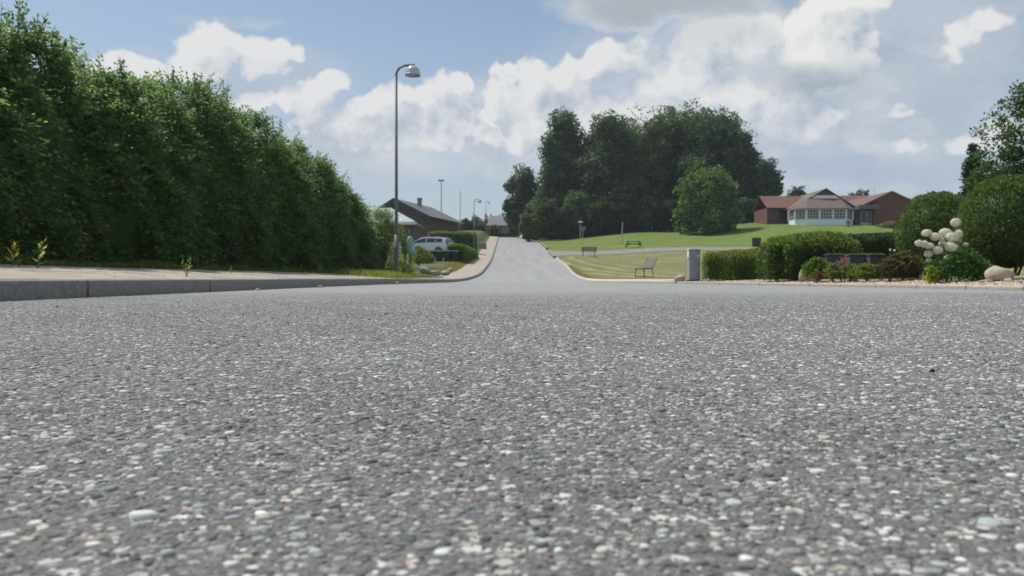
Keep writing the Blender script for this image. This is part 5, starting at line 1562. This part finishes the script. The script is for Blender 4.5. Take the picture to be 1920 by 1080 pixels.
    # --- left wing, red tiled
    yw = Y0 + 5.5; w = thing('brick_house', 'long low left wing with red tiled roof beside the tree clump', 'house', (PX(1465, yw), yw, ZB))
    x0, x1 = PX(1437, yw), PX(1500, yw); zr, ze = PZ(369, yw + 3.5), PZ(390, yw)
    MB().box(x0 + .2, x1, yw + .4, yw + 6.6, ZB - .5, ze + .05).build('wall', M['brick'], w)
    quad_slab(w, 'roof', [(x0, yw, ze - .05), (x1 + 1.2, yw, ze - .05), (x1 + 1.2, yw + 3.5, zr), (x0, yw + 3.5, zr)], .10, M['tile'])
    quad_slab(w, 'roof', [(x0, yw + 7, ze - .05), (x1 + 1.2, yw + 7, ze - .05), (x1 + 1.2, yw + 3.5, zr), (x0, yw + 3.5, zr)], .10, M['tile'])
    MB().box(x0, x1, yw - .04, yw, ze - .12, ze + .04).build('gutter', M['fascia'], w)
    for px_, ww in ((1462, 1.2), (1474, .8)):
        window(w, PX(px_, yw), yw + .4, ze - 1.6, ze - .35, ww, 2, 1, 'fascia')
    # --- right brick gable
    yr = Y0 + 1.0; h = thing('brick_house', 'plain red brown brick gable house at the right end of the row', 'house', (PX(1680, yr), yr, ZB))
    x0, xa, x1 = PX(1637, yr), PX(1671, yr), PX(1732, yr); za = PZ(360, yr); zl, zr2 = PZ(377, yr), PZ(392, yr)
    zl = za - (xa - x0) * .47
    zr2 = za - (x1 - xa) * .47
    MB().add([(x0, yr, ZB - .5), (x1, yr, ZB - .5), (x1, yr, zr2), (xa, yr, za - .05), (x0, yr, zl)] + [(x0, yr + 14, ZB - .5), (x1, yr + 14, ZB - .5), (x1, yr + 14, zr2), (xa, yr + 14, za - .05), (x0, yr + 14, zl)],
             [(0, 1, 2, 3, 4), (1, 6, 7, 2), (5, 0, 4, 9), (9, 8, 7, 6, 5)]).build('wall', M['brick'], h)
    lx2 = PX(1617, yr); zl2 = za - (xa - lx2) * .47
    quad_slab(h, 'roof', [(lx2, yr - .15, zl2), (xa, yr - .15, za), (xa, yr + 14, za), (lx2, yr + 14, zl2)], .12, M['tile'])
    quad_slab(h, 'roof', [(xa, yr - .15, za), (x1 + .4, yr - .15, zr2 - .2), (x1 + .4, yr + 14, zr2 - .2), (xa, yr + 14, za)], .12, M['tile'])
    for (p, q) in (((lx2, zl2), (xa, za)), ((xa, za), (x1 + .4, zr2 - .2))):
        MB().add([(p[0], yr - .22, p[1] - .12), (q[0], yr - .22, q[1] - .12), (q[0], yr - .22, q[1] + .13), (p[0], yr - .22, p[1] + .13), (p[0], yr - .15, p[1] - .12), (q[0], yr - .15, q[1] - .12), (q[0], yr - .15, q[1] + .13), (p[0], yr - .15, p[1] + .13)],
                 [(0, 1, 2, 3), (3, 2, 6, 7), (4, 5, 1, 0)]).build('bargeboard', M['tiledk'], h)
    MB().tube([(PX(1670, yr), yr - .02, PZ(374, yr)), (PX(1670, yr), yr, PZ(374, yr))], .15, 14).build('gable_vent', M['tiledk'], h)
    MB().bevbox(PX(1697, yr + 5), PX(1704, yr + 5), yr + 5, yr + 5.5, PZ(380, yr + 5), PZ(371, yr + 5), .02).build('chimney', M['brickdk'], h)
    # glazed link with grey canopy
    yk = Y0 + 1.6
    k = thing('glazed_porch', 'dark glazed porch under a grey canopy between sun room and brick gable', 'porch', (PX(1622, yk), yk, ZB))
    MB().box(PX(1604, yk), PX(1640, yk), yk + .1, yk + 4, ZB - .5, PZ(391, yk)).build('wall', M['fascia'], k)
    MB().bevbox(PX(1603, yk), PX(1649, yk - 1.4), yk - 1.4, yk + .2, PZ(392, yk - 1.4), PZ(384, yk - 1.4), .04).build('canopy', M['roofdark'], k)
    MB().box(PX(1612, yk), PX(1636, yk), yk - .12, yk + .09, PZ(421.5, yk), PZ(417.5, yk)).build('step', M['palestone'], k)
    window(k, PX(1625, yk), yk + .09, PZ(417, yk), PZ(394, yk), .75, 1, 1, 'fascia')
    window(k, PX(1615, yk), yk + .09, PZ(417, yk), PZ(394, yk), .65, 1, 1, 'fascia')
    MB().bevbox(PX(1631.5, yk), PX(1639.5, yk), yk + .0, yk + .09, PZ(417, yk), PZ(394, yk), .01).build('door', M['palestone'], k)
    # red roof behind with two chimneys
    yb_ = Y0 + 14; b = thing('brick_house', 'house behind whose orange red roof and dark chimneys show above the porch', 'house', (PX(1615, yb_), yb_, ZB))
    x0, x1 = PX(1570, yb_), PX(1660, yb_); ze, zr = PZ(389, yb_), PZ(368, yb_ + 4)
    MB().box(x0, x1, yb_ + .3, yb_ + 8, ZB, ze).build('wall', M['brick'], b)
    r_ = quad_slab(b, 'roof', [(x0, yb_, ze), (x1, yb_, ze), (x1, yb_ + 4, zr), (x0, yb_ + 4, zr)], .1, M['tile'])
    quad_slab(b, 'roof', [(x0, yb_ + 8, ze), (x1, yb_ + 8, ze), (x1, yb_ + 4, zr), (x0, yb_ + 4, zr)], .1, M['tile'])
    MB().bevbox(PX(1608, yb_ + 1.5), PX(1612.5, yb_ + 1.5), yb_ + 1.5, yb_ + 1.9, PZ(380, yb_), PZ(371, yb_), .02).build('chimney', M['fascia'], b)
    MB().bevbox(PX(1636, yb_ + 4), PX(1641, yb_ + 4), yb_ + 3.8, yb_ + 4.3, PZ(371, yb_), PZ(362.5, yb_), .02).build('chimney', M['fascia'], b)
    MB().tube([(PX(1638, yb_ + 4), yb_ + 4, PZ(364, yb_)), (PX(1638, yb_ + 4), yb_ + 4, PZ(346, yb_))], .025, 5).build('aerial', M['steel'], b)
    yf = Y0 + 22; f = thing('brick_house', 'far brick house whose low red ridge shows right of the brick gable', 'house', (PX(1712, yf), yf, ZB))
    quad_slab(f, 'roof', [(PX(1690, yf), yf, PZ(384, yf)), (PX(1760, yf), yf, PZ(384, yf)), (PX(1760, yf), yf + 4, PZ(373.5, yf + 4)), (PX(1690, yf), yf + 4, PZ(373.5, yf + 4))], .1, M['tile'])
    MB().box(PX(1692, yf), PX(1758, yf), yf + .4, yf + 4, ZB, PZ(384, yf)).build('wall', M['brick'], f)
    # shrub tubs and a small dark table before the sun room
    y = 106.5; x = PX(1590, y); z = PZ(429, y)
    tb = thing('garden_table', 'small dark garden table on the lawn before the right window of the sun room', 'table', (x, y, z))
    MB().lathe((x, y, z + .62), [(.02, 0), (.36, 0), (.36, .04), (.02, .04)], 18).build('table_top', M['iron'], tb)
    for a in range(3): MB().tube([(x, y, z + .6), (x + .3 * math.cos(a * 2.1 + .4), y + .3 * math.sin(a * 2.1 + .4), z)], .025, 5).build('leg', M['iron'], tb)
    for s in (-1, 1): loose_shrub('potted_plant', 'small dark plant ' + ('left' if s < 0 else 'right') + ' on top of the garden table', x + s * .14, y, .32, .14, 30, (.03, .05, .03), .08, z=z + .66, cat_='plant', stems=False)


M['sunroof'] = pmat('brown_grey_shingle', (.115, .085, .080), (.160, .122, .112), 1.5, .85, .01, 12)
brick_house()


def left_houses():
    # pale roofed garage
    y = 84.0; z = PZ(481, 80)
    t = thing('garage', 'low brown brick garage with pale grey sloping roof behind the lamp post', 'garage', (PX(748, y), y, z))
    xl, xr = PX(690, y), PX(775, y); ze = PZ(420, y)
    MB().box(xl, xr, y, y + 7, z - .5, ze).build('wall', M['brickdk'], t)
    ra = PX(728, y)
    MB().add([(xl - .4, y - .5, ze), (PX(782, y), y - .5, ze), (PX(780, y), y - .5, PZ(416, y)), (ra, y - .5 + 2.5, PZ(390, y + 2)), (xl - .4, y + 2, PZ(390, y + 2)), (xl - .4, y + 8, ze), (PX(782, y), y + 8, ze)],
             [(0, 1, 2), (0, 2, 3, 4), (2, 6, 5, 4, 3), (1, 6, 2)]).build('roof', M['paleroof'], t)
    MB().box(xl - .4, PX(782, y), y - .54, y - .5, ze - .1, ze + .12).build('fascia', M['white'], t)
    MB().bevbox(PX(752, y), PX(766, y), y - .03, y - .001, z, ze - .4, .01).build('door', M['tiledk'], t)
    # dark roofed house: gable turned a little so the right roof slope shows
    y = 98.0; h = thing('house', 'dark roofed gable house with tall chimney behind the garage and silver car', 'house', (PX(770, y), y, z))
    ph = R(-14)
    ax, az_ = PX(738, y), PZ(373, y)
    ox, oy = ax, y
    def rot(a, b): return (ox + a * math.cos(ph) - b * math.sin(ph), oy + a * math.sin(ph) + b * math.cos(ph))
    xl_, xr_ = -4.0, 4.7; sl = .49
    zl, zr = az_ + xl_ * sl * 1.2, az_ - xr_ * sl
    V = []
    for b in (0, 13):
        for a, zz in ((xl_ + .6, z - 1), (xr_ - .9, z - 1), (xr_ - .9, az_ - (xr_ - .9) * sl - .2), (0, az_ - .2), (xl_ + .6, az_ + (xl_ + .6) * sl * 1.2 - .2)):
            q = rot(a, b + .5); V.append((q[0], q[1], zz))
    MB().add(V, [(0, 1, 2, 3, 4), (1, 6, 7, 2), (5, 0, 4, 9), (9, 8, 7, 6, 5)]).build('wall', M['tiledk'], h)
    def P4(a, zz, b): q = rot(a, b); return (q[0], q[1], zz)
    quad_slab(h, 'roof', [P4(0, az_, 0), P4(xr_, zr, 0), P4(xr_, zr, 14), P4(0, az_, 14)], .12, M['roofdark'])
    quad_slab(h, 'roof', [P4(xl_, zl, 0), P4(0, az_, 0), P4(0, az_, 14), P4(xl_, zl, 14)], .12, M['roofdark'])
    for (p, q) in (((xl_, zl), (0, az_)), ((0, az_), (xr_, zr))):
        V = [P4(p[0], p[1] - .55, -.05), P4(q[0], q[1] - .55, -.05), P4(q[0], q[1] + .1, -.05), P4(p[0], p[1] + .1, -.05)]
        V2 = [P4(p[0], p[1] - .55, .02), P4(q[0], q[1] - .55, .02), P4(q[0], q[1] + .1, .02), P4(p[0], p[1] + .1, .02)]
        MB().add(V + V2, [(0, 1, 2, 3), (7, 6, 5, 4), (3, 2, 6, 7), (4, 5, 1, 0)]).build('bargeboard', M['fascia'], h)
    yc_ = 103.5; cx = PX(787, yc_)
    MB().bevbox(cx - .26, cx + .26, yc_ - .3, yc_ + .3, PZ(402, yc_), PZ(374, yc_), .02).build('chimney', M['rub'], h)
    MB().bevbox(cx - .31, cx + .31, yc_ - .35, yc_ + .35, PZ(374, yc_), PZ(372, yc_), .01).build('chimney_cap', M['fascia'], h)
    q = rot(2.6, .5); window(h, q[0], q[1], zr - .2 - 1.6, zr - .5, 1.1, 2, 1, 'fascia', nrm_dir=(math.sin(ph), -math.cos(ph)))
    # low annex right of it
    y = 112.0; a_ = thing('house', 'low grey roofed annex with white edge right of the dark roofed house', 'house', (PX(830, y), y, z))
    quad_slab(a_, 'roof', [(PX(800, y), y, PZ(420, y)), (PX(838, y), y, PZ(420, y)), (PX(828, y + 4), y + 4, PZ(404, y + 4)), (PX(800, y + 4), y + 4, PZ(404, y + 4))], .12, M['roofdark'])
    MB().box(PX(822, y), PX(839, y), y - .06, y - .0, PZ(420, y), PZ(418, y)).build('fascia', M['white'], a_)
    MB().box(PX(802, y), PX(836, y), y + .4, y + 7, z - .5, PZ(420, y)).build('wall', M['brickdk'], a_)
    # far grey roof at the end of the street
    y = 176.0; zb_ = 8.4; f = thing('house', 'far house with wide grey roof across the end of the street', 'house', (PX(940, y), y, zb_))
    quad_slab(f, 'roof', [(PX(912, y), y, PZ(424, y)), (PX(975, y), y, PZ(424, y)), (PX(968, y), y + 5, PZ(406, y + 5)), (PX(918, y), y + 5, PZ(406, y + 5))], .15, M['roofdark'])
    MB().box(PX(914, y), PX(974, y), y + .5, y + 9, zb_ - .5, PZ(424, y)).build('wall', M['brickdk'], f)
    for px_ in (930, 950): window(f, PX(px_, y), y + .5, PZ(432, y), PZ(426, y), 1.4, 2, 1)
    # masts
    for px_, top, y, r, lb, hd in ((827.5, 338, 170, .13, 'tall thin mast with a short crosshead beyond the houses', True), (863, 362, 190, .10, 'pale thin mast further right beyond the houses', False)):
        m_ = thing('mast', lb, 'mast', (PX(px_, y), y, 8.8))
        MB().tube([(PX(px_, y), y, 8.6), (PX(px_, y), y, PZ(top, y))], [r * 1.5, r], 8).build('pole', M['white'], m_)
        if hd:
            for q in (-1, 1): MB().bevbox(PX(px_, y) + q * .35 - .22, PX(px_, y) + q * .35 + .22, y - .15, y + .15, PZ(top + 2, y), PZ(top - 1, y), .03).build('floodlight', M['steel'], m_)
            MB().tube([(PX(px_, y) - .6, y, PZ(top, y) - .2), (PX(px_, y) + .6, y, PZ(top, y) - .2)], .06, 6).build('cross_arm', M['steel'], m_)
        else: MB().lathe((PX(px_, y), y, PZ(top, y)), [(.12, 0), (.16, .2), (.04, .4)], 8).build('head', M['palegrey'], m_)


left_houses()


# ------------------------------------------------------------------ summer haze
hz = bpy.data.materials.new('haze'); hz.use_nodes = True; ht = hz.node_tree; ht.nodes.clear()
pv = ht.nodes.new('ShaderNodeVolumePrincipled'); ho = ht.nodes.new('ShaderNodeOutputMaterial')
pv.inputs['Color'].default_value = (.80, .88, 1.0, 1); pv.inputs['Density'].default_value = 0.0003; pv.inputs['Anisotropy'].default_value = .2
ht.links.new(pv.outputs[0], ho.inputs['Volume'])
MB().box(-720, 720, -520, 820, -7, 36).build('haze', hz, kind='stuff')
